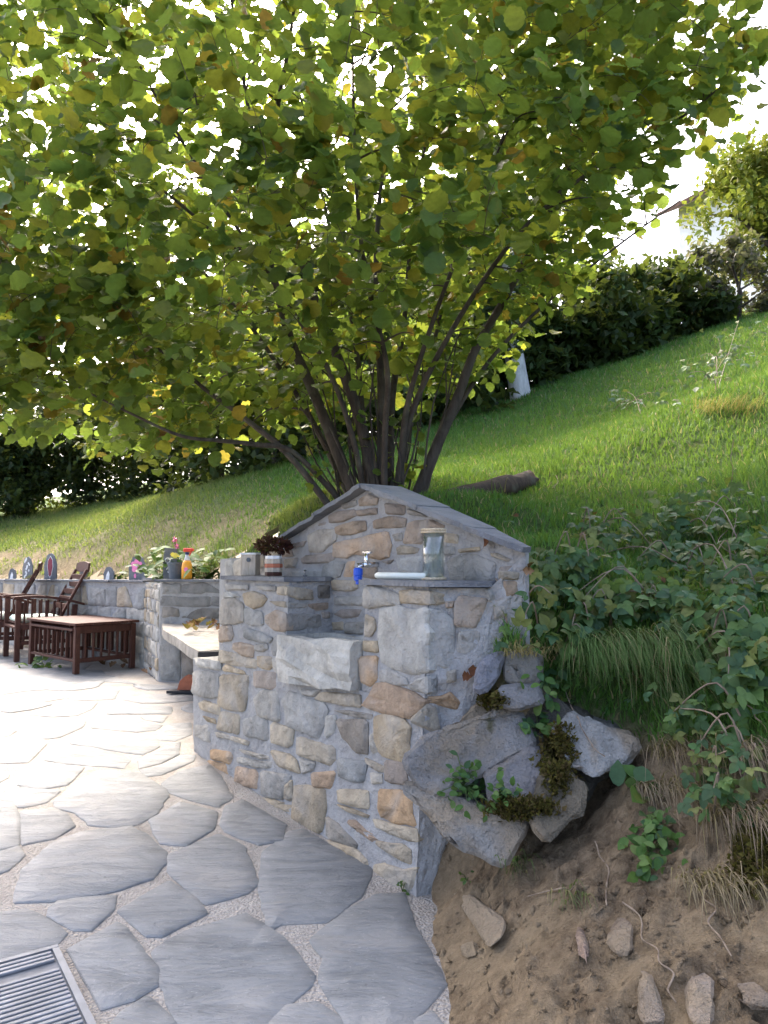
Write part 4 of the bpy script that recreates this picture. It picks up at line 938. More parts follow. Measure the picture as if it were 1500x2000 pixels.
# house
hp = at(1400, 470, 27); hb = drop(hp.x, hp.y)[0]
house = root('white_house', 'white rendered house with brown tiled eaves high on the slope at right', 'house', (hp.x+4, hp.y+3, hb.z))
ex, ey = Vector((.47, -.88, 0)).normalized(), Vector((.88, .47, 0)).normalized()
c0 = at(1312, 520, 27); zt = at(1342, 408, 27).z
def wallbox(o_, lx, ly, z0, z1): c = o_+ex*lx/2+ey*ly/2; return box((c.x, c.y, (z0+z1)/2), ex*lx/2, ey*ly/2, (0, 0, (z1-z0)/2))
o_ = Vector((c0.x+.3, c0.y, 0)); V, F = wallbox(o_, 8, 6, hb.z-2.5, zt); mk('wall', V, F, M['plaster'], house)
rv = []; LX, LY = 8, 6
for th in (0, .14):
    for s_, yv, zz in ((-.5, -.6, -.25), (-.5, LY/2, 1.6), (-.5, LY+.6, -.25)): rv.append(o_+ex*s_+ey*yv+Vector((0, 0, zt+zz+th)))
    for s_, yv, zz in ((LX+.5, -.6, -.25), (LX+.5, LY/2, 1.6), (LX+.5, LY+.6, -.25)): rv.append(o_+ex*s_+ey*yv+Vector((0, 0, zt+zz+th)))
rf = [(0, 1, 4, 3), (1, 2, 5, 4), (6, 9, 10, 7), (7, 10, 11, 8), (0, 3, 9, 6), (2, 8, 11, 5), (0, 6, 7, 1), (1, 7, 8, 2), (3, 4, 10, 9), (4, 5, 11, 10)]
mk('roof', rv, rf, M['tile'], house)
for lx in (4.4, 6.4):
    c = o_+ex*lx; V, F = box((c.x, c.y, zt-1.4), ex*.45, ey*.03, (0, 0, .6)); wn = mk('window', V, F, M['white'], house)
    c = c-ey*.012; V, F = box((c.x, c.y, zt-1.4), ex*.37, ey*.025, (0, 0, .52)); mk('pane', V, F, M['pane'], wn)
# ------------------------------------------------------------------ boulders
def rockmesh(pts, sub=2, amp=.012, bev=.012):
    bm = bmesh.new()
    for p in pts: bm.verts.new(p)
    r = bmesh.ops.convex_hull(bm, input=list(bm.verts)); 
    bmesh.ops.delete(bm, geom=[v for v in bm.verts if not v.link_faces], context='VERTS')
    bmesh.ops.dissolve_limit(bm, angle_limit=R(9), verts=list(bm.verts), edges=list(bm.edges))
    bmesh.ops.bevel(bm, geom=list(bm.edges), offset=bev, segments=1, affect='EDGES')
    bmesh.ops.triangulate(bm, faces=list(bm.faces))
    for _ in range(sub):
        bmesh.ops.subdivide_edges(bm, edges=[e for e in bm.edges if e.calc_length() > .03], cuts=1, use_grid_fill=True); bmesh.ops.triangulate(bm, faces=[f for f in bm.faces if len(f.verts) > 3])
    bm.normal_update()
    for v in bm.verts:
        p = v.co; v.co = p+v.normal*(noise.noise(p*5)*amp*1.4+noise.noise(p*13)*amp*.9+abs(noise.noise(p*27))*amp*.7)
    bm.verts.index_update(); V = [v.co.copy() for v in bm.verts]; F = [tuple(v.index for v in f.verts) for f in bm.faces]; bm.free(); return V, F
Z5 = lambda p: [(780+x*.48, 1230+y*.48) for x, y in p]
def boulder(label, poly, ys, thick, col, amp=.012, name='boulder', dirv=(.25, 1, -.15), group='boulders beside the fountain wall', bev=.012):
    """front outline traced, its depth from the bank it lies on (ys per vertex), body extends back into the bank"""
    pc = np.mean(np.array(poly), 0); poly = [tuple(pc+(np.array(p)-pc)*1.10) for p in poly]; fr = [at(u, v, y-.13) for (u, v), y in zip(Z5(poly), ys)]; d = Vector(dirv).normalized()*thick
    c = sum(fr, Vector())/len(fr); pts = fr+[c+(p-c)*.85+d for p in fr]+[c-d.normalized()*.012]
    V, F = rockmesh(pts, 4, amp, bev); return tag(mk(name, V, F, M['rock'], None, col, smooth=False), label, 'rock', group)
boulder('long grey slab of rock jutting out lowest beside the wall foot', [(10,650),(90,645),(210,705),(350,735),(520,785),(420,960),(330,912),(200,825)], [2.26,2.28,2.25,2.22,2.15,2.08,2.10,2.17], .32, (.30, .285, .255), .014)
boulder('grey and tan tilted block above the long slab, touching the wall', [(28,520),(150,425),(300,370),(480,335),(535,470),(330,585),(190,680),(80,640)], [2.27,2.32,2.36,2.38,2.32,2.26,2.22,2.24], .35, (.275, .265, .25), .016)
boulder('purple-grey block in the middle of the boulders, partly mossy', [(345,585),(535,485),(600,560),(640,700),(520,770),(355,690)], [2.245,2.29,2.27,2.20,2.14,2.19], .3, (.235, .225, .22), .016)
boulder('pale angular rock at the upper right of the boulders under hanging grass', [(620,400),(700,335),(890,410),(960,465),(905,560),(770,600),(700,560),(690,470)], [2.31,2.35,2.33,2.28,2.22,2.18,2.22,2.28], .35, (.31, .305, .285), .018)
boulder('mossy brown rock wedged under the pale angular rock', [(560,610),(690,560),(760,645),(745,740),(600,862),(545,800)], [2.20,2.22,2.16,2.11,2.07,2.11], .28, (.17, .145, .105), .016)
boulder('small bluish rock on top against the wall end', [(290,245),(330,135),(420,92),(400,200),(345,262)], [2.36,2.38,2.42,2.38,2.34], .2, (.235, .24, .265), .012)
boulder('small grey-brown rock on top beside the bluish rock', [(425,215),(425,95),(555,102),(572,205),(500,225)], [2.40,2.44,2.44,2.38,2.37], .22, (.24, .23, .205), .012)
boulder('flat grey rock below the two small top rocks', [(405,230),(560,225),(590,300),(470,335),(400,320)], [2.37,2.37,2.33,2.33,2.35], .2, (.27, .265, .26), .010)
boulder('dark core of the rock outcrop showing between the front blocks', [(90,610),(160,440),(330,300),(560,240),(760,360),(880,480),(760,650),(560,800),(300,800)], [2.33,2.38,2.42,2.44,2.42,2.36,2.29,2.22,2.24], .3, (.13, .12, .10), .02)  # dark filler rock behind the gaps of the front blocks
def bankrock(label, poly, thick, col, out=.03, name='bank_stone'):
    P = []
    for u, v in Z5(poly):
        h = hitT(u, v); d = ray(u, v).normalized(); P.append(h-d*out)
    c = sum(P, Vector())/len(P); d = Vector((.2, 1, -.3)).normalized()*thick
    V, F = rockmesh(P+[c+(p-c)*.8+d for p in P], 2, .008, .008); return tag(mk(name, V, F, M['rock'], None, col), label, 'stone', 'stones sticking out of the earth bank')
bankrock('tan triangular stone jutting from the earth below the boulders', [(210,1070),(300,1085),(440,1190),(425,1250),(360,1308),(300,1220)], .14, (.34, .27, .19), .05)
bankrock('small upright pinkish stone in the earth bank', [(715,1235),(740,1205),(770,1260),(770,1340),(745,1355)], .08, (.36, .26, .20))
bankrock('blocky brown stone half buried right of the pinkish stone', [(835,1260),(900,1160),(960,1200),(945,1330),(880,1330)], .1, (.29, .225, .165), .02)
bankrock('tall flat stone at the bottom edge, left of a pair', [(985,1420),(1030,1405),(1060,1480),(1100,1610),(985,1620)], .12, (.33, .27, .21), .04)
bankrock('tall flat stone at the bottom edge, right of a pair', [(1185,1425),(1285,1415),(1290,1520),(1275,1620),(1190,1620)], .12, (.34, .28, .22), .04)
bankrock('little tan stone near the floor left of the bank', [(240,1290),(310,1270),(325,1330),(260,1345)], .06, (.36, .28, .18), .02)
bankrock('wide flat stone in the lower right corner of the bank', [(1400,1490),(1500,1470),(1560,1540),(1420,1545)], .1, (.27, .22, .17), .03)
for k in range(420):                                                 # clods and pebbles on the bank foot
    u, v = random.uniform(850, 1490), random.uniform(1600, 1990); h = hitT(u, v)
    if h is None or h.y > 2.4: continue
    r = random.uniform(.003, .013)*(1.6 if random.random() < .08 else 1); h = h-Vector((0, 0, r*.4)); V, F = rockmesh([h+Vector(rand_dirs(1)[0])*r*random.uniform(.7, 1.2)*Vector((1, 1, .8)).length/1.6 for _ in range(12)], 0, .002, .002)
    if k == 0: clV, clF = [], []
    n = len(clV); clV += V; clF += [tuple(i+n for i in f) for f in F]
o = stuff(mk('earth_clods', clV, clF, M['ground'], None, None, False, np.tile((1, 1, 1), (len(clV), 1)))); o['label'] = 'loose earth clods on the cut bank'; o['category'] = 'earth'
# moss cushions on the boulders
MO = []
dg_ = bpy.context.evaluated_depsgraph_get()
def scene_hit(u, v):
    bpy.context.view_layer.update(); r = sc.ray_cast(bpy.context.evaluated_depsgraph_get(), Vector((0, 0, CAMH)), ray(u, v).normalized()); return (r[1], r[2]) if r[0] else (None, None)
bpy.context.view_layer.update(); DG = bpy.context.evaluated_depsgraph_get()
def shit(u, v):
    r = sc.ray_cast(DG, Vector((0, 0, CAMH)), ray(u, v).normalized()); return (r[1], r[2]) if r[0] else (None, None)
for lab, cu, cv, su, sv, n in (('brown moss cushion down the middle of the boulders', 640, 520, 60, 110, 420), ('moss strip along the edge of the long rock slab', 500, 725, 110, 25, 260), ('moss patch at the left of the top rocks', 380, 285, 40, 25, 150), ('olive moss bank at the right edge of the picture', 1460, 920, 70, 130, 520)):
    P, Nn = [], []
    for _ in range(n):
        h, nn = shit(780+(cu+random.gauss(0, su*.5))*.48, 1230+(cv+random.gauss(0, sv*.5))*.48)
        if h and h.y < 3.2: P.append(tuple(h)); Nn.append(tuple(nn))
    P, Nn = np.array(P), np.array(Nn); k = len(P); rep = 7
    P2 = np.repeat(P, rep, 0)+RNG.normal(0, .007, (k*rep, 3)); N2 = np.repeat(Nn, rep, 0); 
    col = np.array([(.075, .065, .018), (.11, .095, .025), (.055, .045, .016), (.10, .07, .03)])[RNG.integers(0, 4, k*rep)]
    V, T_, cc = inst(SMALL, P2, frames(N2+rand_dirs(k*rep)*.7, rand_dirs(k*rep)), RNG.uniform(.010, .022, k*rep), col)
    tag(mkbulk('moss_cushion', V, T_, M['dead'], None, cc), lab, 'moss', 'moss cushions on the rocks')
# log
lp0, lp1 = hitT(850, 985), hitT(1032, 948)
lp0 = drop(lp0.x-.12, max(lp0.y, 3.5))[0]; lp1 = drop(lp1.x, lp1.y)[0]
P = smooth_path([lp0+Vector((0, 0, .0)), lp0.lerp(lp1, .5)+Vector((0, 0, .03)), lp1+Vector((0, 0, .02))], 6)
V, F = tube(P, [.062+.008*math.sin(i*1.7) for i in range(len(P))], 16, True, .28); tag(mk('fallen_log', V, F, M['log'], None, None, True), 'dark rotting log lying in the grass behind the gable', 'log')
# ------------------------------------------------------------------ plants on the bank
BC = [(.045, .105, .035), (.06, .13, .04), (.05, .11, .05), (.09, .155, .045), (.14, .165, .05)]
bmesh_leaf = []
for c in BC:
    for b in (.8, 1.15):
        me = bulk('leaf', BRAM[0], BRAM[1], np.tile(np.array(c)*b, (len(BRAM[0]), 1)), True); me.materials.append(M['bleaf']); bmesh_leaf.append(me)
def leafobj(parent, me, p, fr, s):
    o = bpy.data.objects.new('leaf', me); C.objects.link(o); o.parent = parent
    o.matrix_local = Matrix.Translation(Vector(p)-WL[parent.name])@Matrix(np.asarray(fr).tolist()).to_4x4()@Matrix.Scale(float(s), 4); return o
def bramble(label, spots, n, size=(.03, .048), arch=4, lift=(.02, .12)):
    """spots: (u, v, su, sv) regions on the bank"""
    hits = []
    for _ in range(n):
        u, v, su, sv = random.choice(spots); h, nn = hitT(u+random.gauss(0, su*.5), v+random.gauss(0, sv*.5)), None
        if h: hits.append(h)
    rt = root('bramble', label, 'bramble', hits[0], 'bramble plants on the bank')
    P = np.array([tuple(h) for h in hits]); k = len(P); dr, no = [], []
    for h in hits: no.append(tuple(drop(h.x, h.y)[1] or Vector((0, 0, 1))))
    no = np.array(no); no[no[:, 2] < 0] *= -1
    P = P+no*RNG.uniform(*lift, (k, 1))+np.array((0, -.02, 0)); D = RNG.normal(0, .8, (k, 3))+np.array((-.3, -.6, -.35)); U = no*.6+np.array((-.1, -.35, .6))+RNG.normal(0, .35, (k, 3))
    fr = frames(D, U)
    for i in range(k): leafobj(rt, random.choice(bmesh_leaf), P[i], fr[i], RNG.uniform(*size))
    parts = []
    for _ in range(arch):
        i, j = random.randrange(k), random.randrange(k); a, b = hits[i], Vector(P[j])
        parts.append(tube(smooth_path([a-Vector((0, 0, .02)), (a+b)/2+Vector((0, -.04, random.uniform(.04, .14))), b], 5), [.0035-.0002*q for q in range(11)], 5))
    V, F = join(*parts); mk('cane', V, F, M['twig'], rt)
    return rt
bramble('bramble hugging the right end of the fountain wall', [(1010,1180,45,80),(985,1230,40,40),(1060,1150,50,50)], 95, (.032, .052))
bramble('bramble patch above the hanging grass tuft', [(1200,1180,110,50),(1290,1200,80,40)], 95)
bramble('bramble thicket at the right edge, upper part', [(1400,1020,100,70),(1470,1100,60,60),(1330,1040,70,40)], 150, (.032, .052))
bramble('bramble thicket right of the hanging grass tuft', [(1420,1260,80,70),(1360,1220,60,40),(1480,1330,40,60)], 150, (.032, .052))
bramble('bramble in the middle of the shaded bank', [(1260,1090,110,40),(1150,1080,60,40),(1340,1130,60,30)], 90)
bramble('loose bramble right above the boulders', [(1130,1230,60,30),(1090,1260,50,30)], 60)
bramble('bramble with pale leaves at the right edge below the tall straw', [(1450,1190,60,50),(1380,1150,60,40)], 80)
bramble('bramble spreading in the grass right of the gable eave', [(1110,1120,50,30),(1180,1060,70,30)], 60)
bramble('low bramble trailing over the earth under the right thicket', [(1380,1420,90,50),(1460,1560,50,60)], 70, (.022, .036))
bramble('bramble among bare roots at the right edge', [(1430,1490,60,50),(1400,1570,60,50)], 50, (.022, .036))
bramble('tall bramble on the mound at the upper right', [(1440,720,60,50),(1390,770,60,30),(1470,680,40,40)], 70, (.04, .06), 8, (.05, .3))
bramble('sparse bramble in the grass below the mound', [(1290,800,60,20),(1220,800,50,15)], 26, (.04, .07), 4, (.03, .15))
# drooping grass tuft over the pale rock
def tuft(label, u0, u1, v0, n, L, col, droop=1.0, name='grass_tuft', spread=.02, grp='grass tufts on the bank'):
    Vv, Ff, Cc = [], [], []
    for i in range(n):
        u = random.uniform(u0, u1); h, _ = shit(u, v0+random.gauss(0, 8))
        if h is None: continue
        l = random.uniform(*L); dx = random.gauss(0, .35); d0 = Vector((dx*.5, -.55, .75*random.uniform(.5, 1))).normalized(); P = [h+Vector((random.gauss(0, spread), random.gauss(0, spread), 0))]; d = d0
        for k in range(6): P.append(P[-1]+d*(l/6)); d = (d+Vector((0, -.03, -.36*droop))).normalized()
        wv = random.uniform(.0012, .0022); sd_ = d0.cross(Vector((0, 0, 1))).normalized(); b = len(Vv)
        for k, p in enumerate(P):
            t = wv*(1-k/6.5); Vv += [p-sd_*t, p+sd_*t]
        Ff += [(b+2*k, b+2*k+1, b+2*k+3, b+2*k+2) for k in range(6)]
        c = np.array(col)*random.uniform(.7, 1.4) if random.random() > .15 else np.array((.3, .24, .12)); Cc += [c]*14
    o = mkbulk(name, np.array([tuple(v) for v in Vv]), np.array(Ff), M['grass'], None, np.array(Cc)); return tag(o, label, 'grass', grp)
tuft('long drooping grass tuft hanging over the pale angular rock', 1110, 1340, 1275, 1500, (.12, .36), (.085, .16, .04), 1.0)
tuft('drooping grass strands at the lower right of the big tuft', 1240, 1330, 1330, 220, (.12, .3), (.06, .105, .03), 1.2)
tuft('dry straw fringe above the top rocks', 985, 1090, 1272, 170, (.04, .1), (.30, .24, .11), .9)
tuft('small green grass tuft under the long slab tip', 993, 1018, 1680, 45, (.05, .09), (.06, .12, .03), .9)
tuft('dry grass clump on the mound at the upper right', 1360, 1480, 800, 260, (.08, .22), (.17, .12, .06), .7)
tuft('matted dry stalks under the right thicket', 1280, 1490, 1470, 420, (.08, .26), (.24, .18, .12), 1.1)
tuft('tangle of dead straw at the right edge above the moss', 1360, 1495, 1590, 320, (.08, .22), (.23, .17, .115), 1.3)
tuft('straw roots hanging in the lower right corner', 1340, 1480, 1720, 160, (.06, .18), (.27, .21, .13), 1.3)
tuft('pale straw on the earth below the brambles', 1250, 1400, 1540, 260, (.05, .16), (.30, .235, .16), 1.2)
tuft('grass tuft drooping over the log', 968, 990, 947, 120, (.08, .2), (.075, .13, .03), .8)
tuft('thin grass blades in the middle of the earth bank', 1090, 1130, 1745, 40, (.05, .1), (.10, .13, .05), .9)
# small weeds with rosettes of leaves
ovl = []
for c in ((.05, .12, .025), (.08, .16, .035), (.11, .18, .05), (.04, .095, .04)):
    me = bulk('leaf', OVAL[0], OVAL[1], np.tile(np.array(c), (len(OVAL[0]), 1)), True); me.materials.append(M['bleaf']); ovl.append(me)
def weed(label, u, v, su, sv, n, s, up=.5, lift=.03):
    h, _ = shit(u, v); rt = root('weed', label, 'weed', h, 'small weeds on the bank'); parts = []
    for i in range(n):
        q, nn = shit(u+random.gauss(0, su*.5), v+random.gauss(0, sv*.5))
        if q is None or abs(q.y-h.y) > .35: q, nn = h, Vector((0, -1, .3))
        p = q+nn*random.uniform(.004, lift); D = np.array([[random.gauss(0, .7), random.gauss(-.4, .5), random.gauss(up*.3, .5)]]); U = np.array([[random.gauss(0, .4), -.6, .8]])
        leafobj(rt, random.choice(ovl), p, frames(D, U)[0], random.uniform(*s)); 
        if i % 3 == 0: parts.append(tube([h, (h+p)/2+Vector((0, -.01, .01)), p], .0012, 4))
    V, F = join(*parts); mk('stalk', V, F, M['grass'], rt, None, False, np.tile((.08, .13, .04), (len(V), 1)))
weed('dense green ferny weed on the left of the boulders', 905, 1535, 45, 45, 80, (.016, .03)); weed('green weed on the edge of the long slab', 985, 1555, 40, 22, 40, (.016, .03))
weed('broad leaved weed between the upper rocks', 1050, 1425, 35, 30, 26, (.025, .045)); weed('leafy weed below the top rocks', 1065, 1345, 40, 40, 40, (.02, .04))
weed('weed with large upright leaves right of the boulders', 1245, 1540, 35, 30, 10, (.06, .095), 1.2, .05); weed('hanging leafy weed on the earth bank', 1270, 1665, 45, 60, 60, (.022, .042), -.4, .04)
weed('weed on the bank above the hanging leafy one', 1275, 1620, 40, 25, 24, (.022, .04)); weed('dark weed beside the upper rocks', 1100, 1290, 50, 40, 45, (.025, .045)); weed('tiny weed at the foot of the wall', 786, 1742, 10, 8, 12, (.010, .018)); weed('small weed on the earth under the slab', 912, 1720, 18, 18, 8, (.012, .022))
# dry stems and roots
for k, (pl, lab) in enumerate((([(1080,1290),(1110,1380),(1150,1450),(1180,1480)], 'long pale dry stalk across the upper boulders'), ([(1290,1560),(1330,1500),(1350,1450)], 'pale dry stick leaning on the brambles'), ([(1160,1640),(1180,1700),(1190,1770)], 'thin root hanging in the middle of the bank'),
        ([(1220,1760),(1265,1840),(1300,1900),(1315,1960)], 'long root running down the lower bank'), ([(1380,1730),(1390,1800),(1420,1870)], 'thin root at the lower right'), ([(1040,1750),(1100,1740),(1140,1720)], 'pale root lying across the bank'), ([(1300,1340),(1310,1310),(1300,1250)], 'dry stalk standing by the hanging grass'),
        ([(1430,1330),(1455,1380),(1490,1420)], 'brown dry cane at the right edge'), ([(1430,1160),(1440,1060),(1425,960),(1432,860)], 'tall thin straw stalk on the right bank'), ([(1440,1010),(1410,1060),(1470,1120)], 'bent pale straw among the right brambles'),
        ([(1085,985),(1085,960),(1083,930)], 'single upright straw by the log'), ([(1340,1480),(1370,1560),(1330,1600)], 'twisted pale root under the brambles'), ([(1400,1430),(1450,1500),(1480,1490)], 'short bare twig at the right edge'))):
    P = []
    pl2 = []
    for (ua, va), (ub, vb) in zip(pl, pl[1:]): pl2 += [(ua+(ub-ua)*t+random.gauss(0, 4), va+(vb-va)*t+random.gauss(0, 4)) for t in (0, .33, .66)]
    for u, v in pl2+[pl[-1]]:
        h, nn = shit(u, v); 
        if h is None or (P and abs(h.y-P[-1].y) > .6): h = at(u, v, P[-1].y if P else 2.2)
        P.append(h+Vector((random.gauss(0, .006), -.008, .006)))
    V, F = tube(smooth_path(P, 5), [.0019*random.uniform(.7, 1.2) for _ in range((len(P)-1)*5+1)], 5, True, .3); tag(mk('dry_stem', V, F, M['twig'], None), lab, 'stem', 'dry stems and roots on the bank')
# dead leaves
DL = leaf_template([(.1, .15), (.3, .42), (.45, .26), (.6, .38), (.8, .12)], .9, -.6)
dlm = []
for c in ((.13, .055, .03), (.17, .08, .045), (.09, .04, .025), (.22, .14, .09)):
    me = bulk('dead_leaf', DL[0], DL[1], np.tile(np.array(c), (len(DL[0]), 1)), True); me.materials.append(M['dead']); dlm.append(me)
def dead(label, p, nn, s, grp):
    o = bpy.data.objects.new('dead_leaf', random.choice(dlm)); C.objects.link(o); nn = Vector(nn); D = Vector((random.gauss(0, 1), random.gauss(0, 1), 0)); fr = frames(np.array([tuple(D-nn*D.dot(nn))]), np.array([tuple(nn+Vector((random.gauss(0, .3), random.gauss(0, .3), 0)))]))[0]
    o.matrix_world = Matrix.Translation(Vector(p)+nn*.012)@Matrix(fr.tolist()).to_4x4()@Matrix.Scale(s, 4); tag(o, label, 'leaf', grp)
for k in range(26): 
    x, y = random.uniform(-1.6, -1.15), random.uniform(5.4, 6.1)
    if x < -.3*y+.02 and False: pass
    dead('brown dead leaf in the heap on the stone bench', (x+(6.1-y)*.18, y, .505+random.uniform(0, .04)), (0, 0, 1), random.uniform(.06, .1), 'dead leaves on the stone bench')
for u, v in ((272,1297),(250,1301),(238,1296),(290,1303),(281,1308),(296,1318),(288,1320),(205,1303),(215,1308),(262,1296),(300,1312),(240,1310)):
    p = onz(u, v); dead('brown dead leaf on the patio by the foot of the low wall', (p.x, p.y, .012), (0, 0, 1), random.uniform(.06, .1), 'dead leaves at the foot of the wall')
for u, v in ((1150,1160),(1000,1010),(1140,1095),(1385,1310),(1330,1390),(915,1305),(905,1318),(1030,1105),(1020,1112),(1310,1130),(1120,1050),(1160,1010),(1240,1280),(1190,1280),(1470,1290),(1230,990),(950,1060)):
    h, nn = shit(u, v)
    if h: dead('brown dead leaf fallen on the bank and hillside', h, nn, random.uniform(.03, .05), 'dead leaves on the bank')
# green cuttings on the patio
p = onz(75, 1304); rt = root('plant_cuttings', 'small heap of wilted green cuttings on the patio by the table leg', 'cuttings', p)
for k in range(26): leafobj(rt, random.choice(ovl), p+Vector((random.gauss(0, .09), random.gauss(0, .05), .018+random.uniform(0, .05))), frames(rand_dirs(1), np.array([[.1, -.3, 1]]))[0], random.uniform(.05, .09))
# ------------------------------------------------------------------ garden furniture
def furn(o, fx, fy):
    """world position from local (along fx, along fy, z)"""
    return lambda a, b, z: Vector((o.x, o.y, 0))+fx*a+fy*b+Vector((0, 0, z))
def slat(name, L_, fx, fy, p0, p1, wa, wb, parent, mat='teak', bev=.003):
    """bar from p0 to p1 (local), half-thickness wa along fx-ish, wb along fy-ish"""
    a, b = L_(*p0), L_(*p1); d = (b-a); ln = d.length; d.normalize()
    x = fx-d*fx.dot(d)
    if x.length < .2: x = Vector((0, 0, 1))-d*d.z
    x.normalize(); y = d.cross(x)
    V, F = box((a+b)/2, x*wa, y*wb, d*ln/2, bev); return mk(name, V, F, M[mat], parent)
FZ = .012
ta, tb_, tc_ = onz(148, 1319), onz(257, 1307), onz(82, 1297)
fx = (tb_-ta).normalized(); fy = Vector((-fx.y, fx.x, 0)); TW, TL, THt = (tb_-ta).length, 1.0, .475
table = root('coffee_table', 'low dark red-brown slatted wooden table in front of the chairs', 'table', ta+fx*TW/2+fy*TL/2)
L_ = furn(ta, fx, fy)
for a in (0, TW):
    for b in (0, TL): slat('leg', L_, fx, fy, (a, b, FZ), (a, b, THt-.03), .024, .024, table)
for k in range(7):
    a = -.045+(TW+.09)*(k+.5)/7; V, F = box(L_(a, TL/2, THt-.012), fx*((TW+.09)/14-.002), fy*(TL/2+.05), (0, 0, .012), .003); mk('top_slat', V, F, M['teak'], table)
for b in (0, TL):
    slat('apron', L_, fx, fy, (.024, b, THt-.065), (TW-.024, b, THt-.065), .035, .011, table); slat('lower_rail', L_, fx, fy, (.024, b, .13), (TW-.024, b, .13), .02, .011, table)
    for k in range(6): a = TW*(k+1)/7; slat('side_slat', L_, fx, fy, (a, b, .15), (a, b, THt-.10), .008, .014, table)
for a in (0, TW):
    slat('apron', L_, fx, fy, (a, .024, THt-.065), (a, TL-.024, THt-.065), .035, .011, table); slat('lower_rail', L_, fx, fy, (a, .024, .13), (a, TL-.024, .13), .02, .011, table)
    for k in range(9): b = TL*(k+1)/10; slat('side_slat', L_, fx, fy, (a, b, .15), (a, b, THt-.10), .014, .008, table)
def chair(label, o, fx, fy, CW=.58, CD=.56):
    """fx: from front to back along the near side, fy: from near side to far side"""
    rt = root('armchair', label, 'armchair', o+fx*CD/2+fy*CW/2, 'wooden garden armchairs'); L_ = furn(o, fx, fy)
    for b in (0, CW):
        slat('leg', L_, fx, fy, (0, b, FZ), (.0, b, .655), .026, .024, rt); slat('leg', L_, fx, fy, (CD-.05, b, FZ), (CD, b, .585), .026, .024, rt)
        slat('lower_rail', L_, fx, fy, (.026, b, .2), (CD-.07, b, .2), .02, .011, rt); slat('seat_rail', L_, fx, fy, (.026, b, .37), (CD-.06, b, .34), .03, .012, rt)
        for k in range(7):
            a = .06+(CD-.13)*k/6; zt_ = .645-.05*(a/CD)**2; slat('arm_slat', L_, fx, fy, (a, b, .22), (a, b, zt_), .016 if k == 3 else .009, .008, rt)
        P = [L_(-.05+(CD+.14)*t, b, .668+.02*math.sin(t*3.1)-.085*t*t) for t in np.linspace(0, 1, 8)]; V, F = [], []
        for p in P: V += [p-fy*.035-Vector((0, 0, .012)), p+fy*.035-Vector((0, 0, .012)), p+fy*.035+Vector((0, 0, .012)), p-fy*.035+Vector((0, 0, .012))]
        for i in range(7): F += [(i*4+k, i*4+(k+1) % 4, i*4+4+(k+1) % 4, i*4+4+k) for k in range(4)]
        F += [(3, 2, 1, 0), (28, 29, 30, 31)]; mk('armrest', V, F, M['teak'], rt)
    slat('front_rail', L_, fx, fy, (0, .024, .36), (0, CW-.024, .36), .03, .012, rt); slat('back_rail', L_, fx, fy, (CD-.04, .024, .33), (CD-.04, CW-.024, .33), .03, .012, rt)
    for k in range(6): a = .04+(CD-.12)*k/5; slat('seat_slat', L_, fx, fy, (a, .03, .40-.03*a), (a, CW-.03, .40-.03*a), .035, .008, rt)
    b0, b1 = (.40, .39), (.40+.31, 1.0)
    bk = lambda t: (b0[0]+(b1[0]-b0[0])*t, b0[1]+(b1[1]-b0[1])*t)
    for b in (.065, CW-.065): slat('back_stile', L_, fx, fy, (*bk(0)[:1], b, bk(0)[1]), (bk(.93)[0], b, bk(.93)[1]), .014, .02, rt)
    for t in (.28, .41, .54, .67, .80): a, z = bk(t); slat('back_slat', L_, fx, fy, (a, .085, z), (a, CW-.085, z), .009, .028, rt)
    a, z = bk(.965); V, F = [], []
    for i in range(7):
        s = i/6; hgt = .05+.02*math.sin(s*3.14); b = .045+(CW-.09)*s
        for da, dz_ in ((-.011, -.045), (.011, -.045), (.011+hgt*.25, hgt), (-.011+hgt*.25, hgt)): V.append(L_(a+da, b, z+dz_))
    for i in range(6): F += [(i*4+k, i*4+(k+1) % 4, i*4+4+(k+1) % 4, i*4+4+k) for k in range(4)]
    F += [(3, 2, 1, 0), (24, 25, 26, 27)]; mk('top_rail', V, F, M['teak'], rt)
    V, F = box(L_(.22, CW/2, .435), fx*.21, fy*(CW/2-.05), (0, 0, .035), .025); mk('cushion', V, F, M['cushion'], rt)
cf, cr = onz(32, 1295), onz(137, 1288); cx_ = Vector((.80, .60, 0)).normalized(); cy_ = Vector((-cx_.y, cx_.x, 0))
chair('dark wooden garden armchair with pale green cushion beside the low table', cf, cx_, cy_)
c2 = cf+Vector((-.78, .42, 0)); chair('dark wooden garden armchair cut off by the left edge', c2, Vector((.93, .37, 0)).normalized(), Vector((-.37, .93, 0)).normalized())
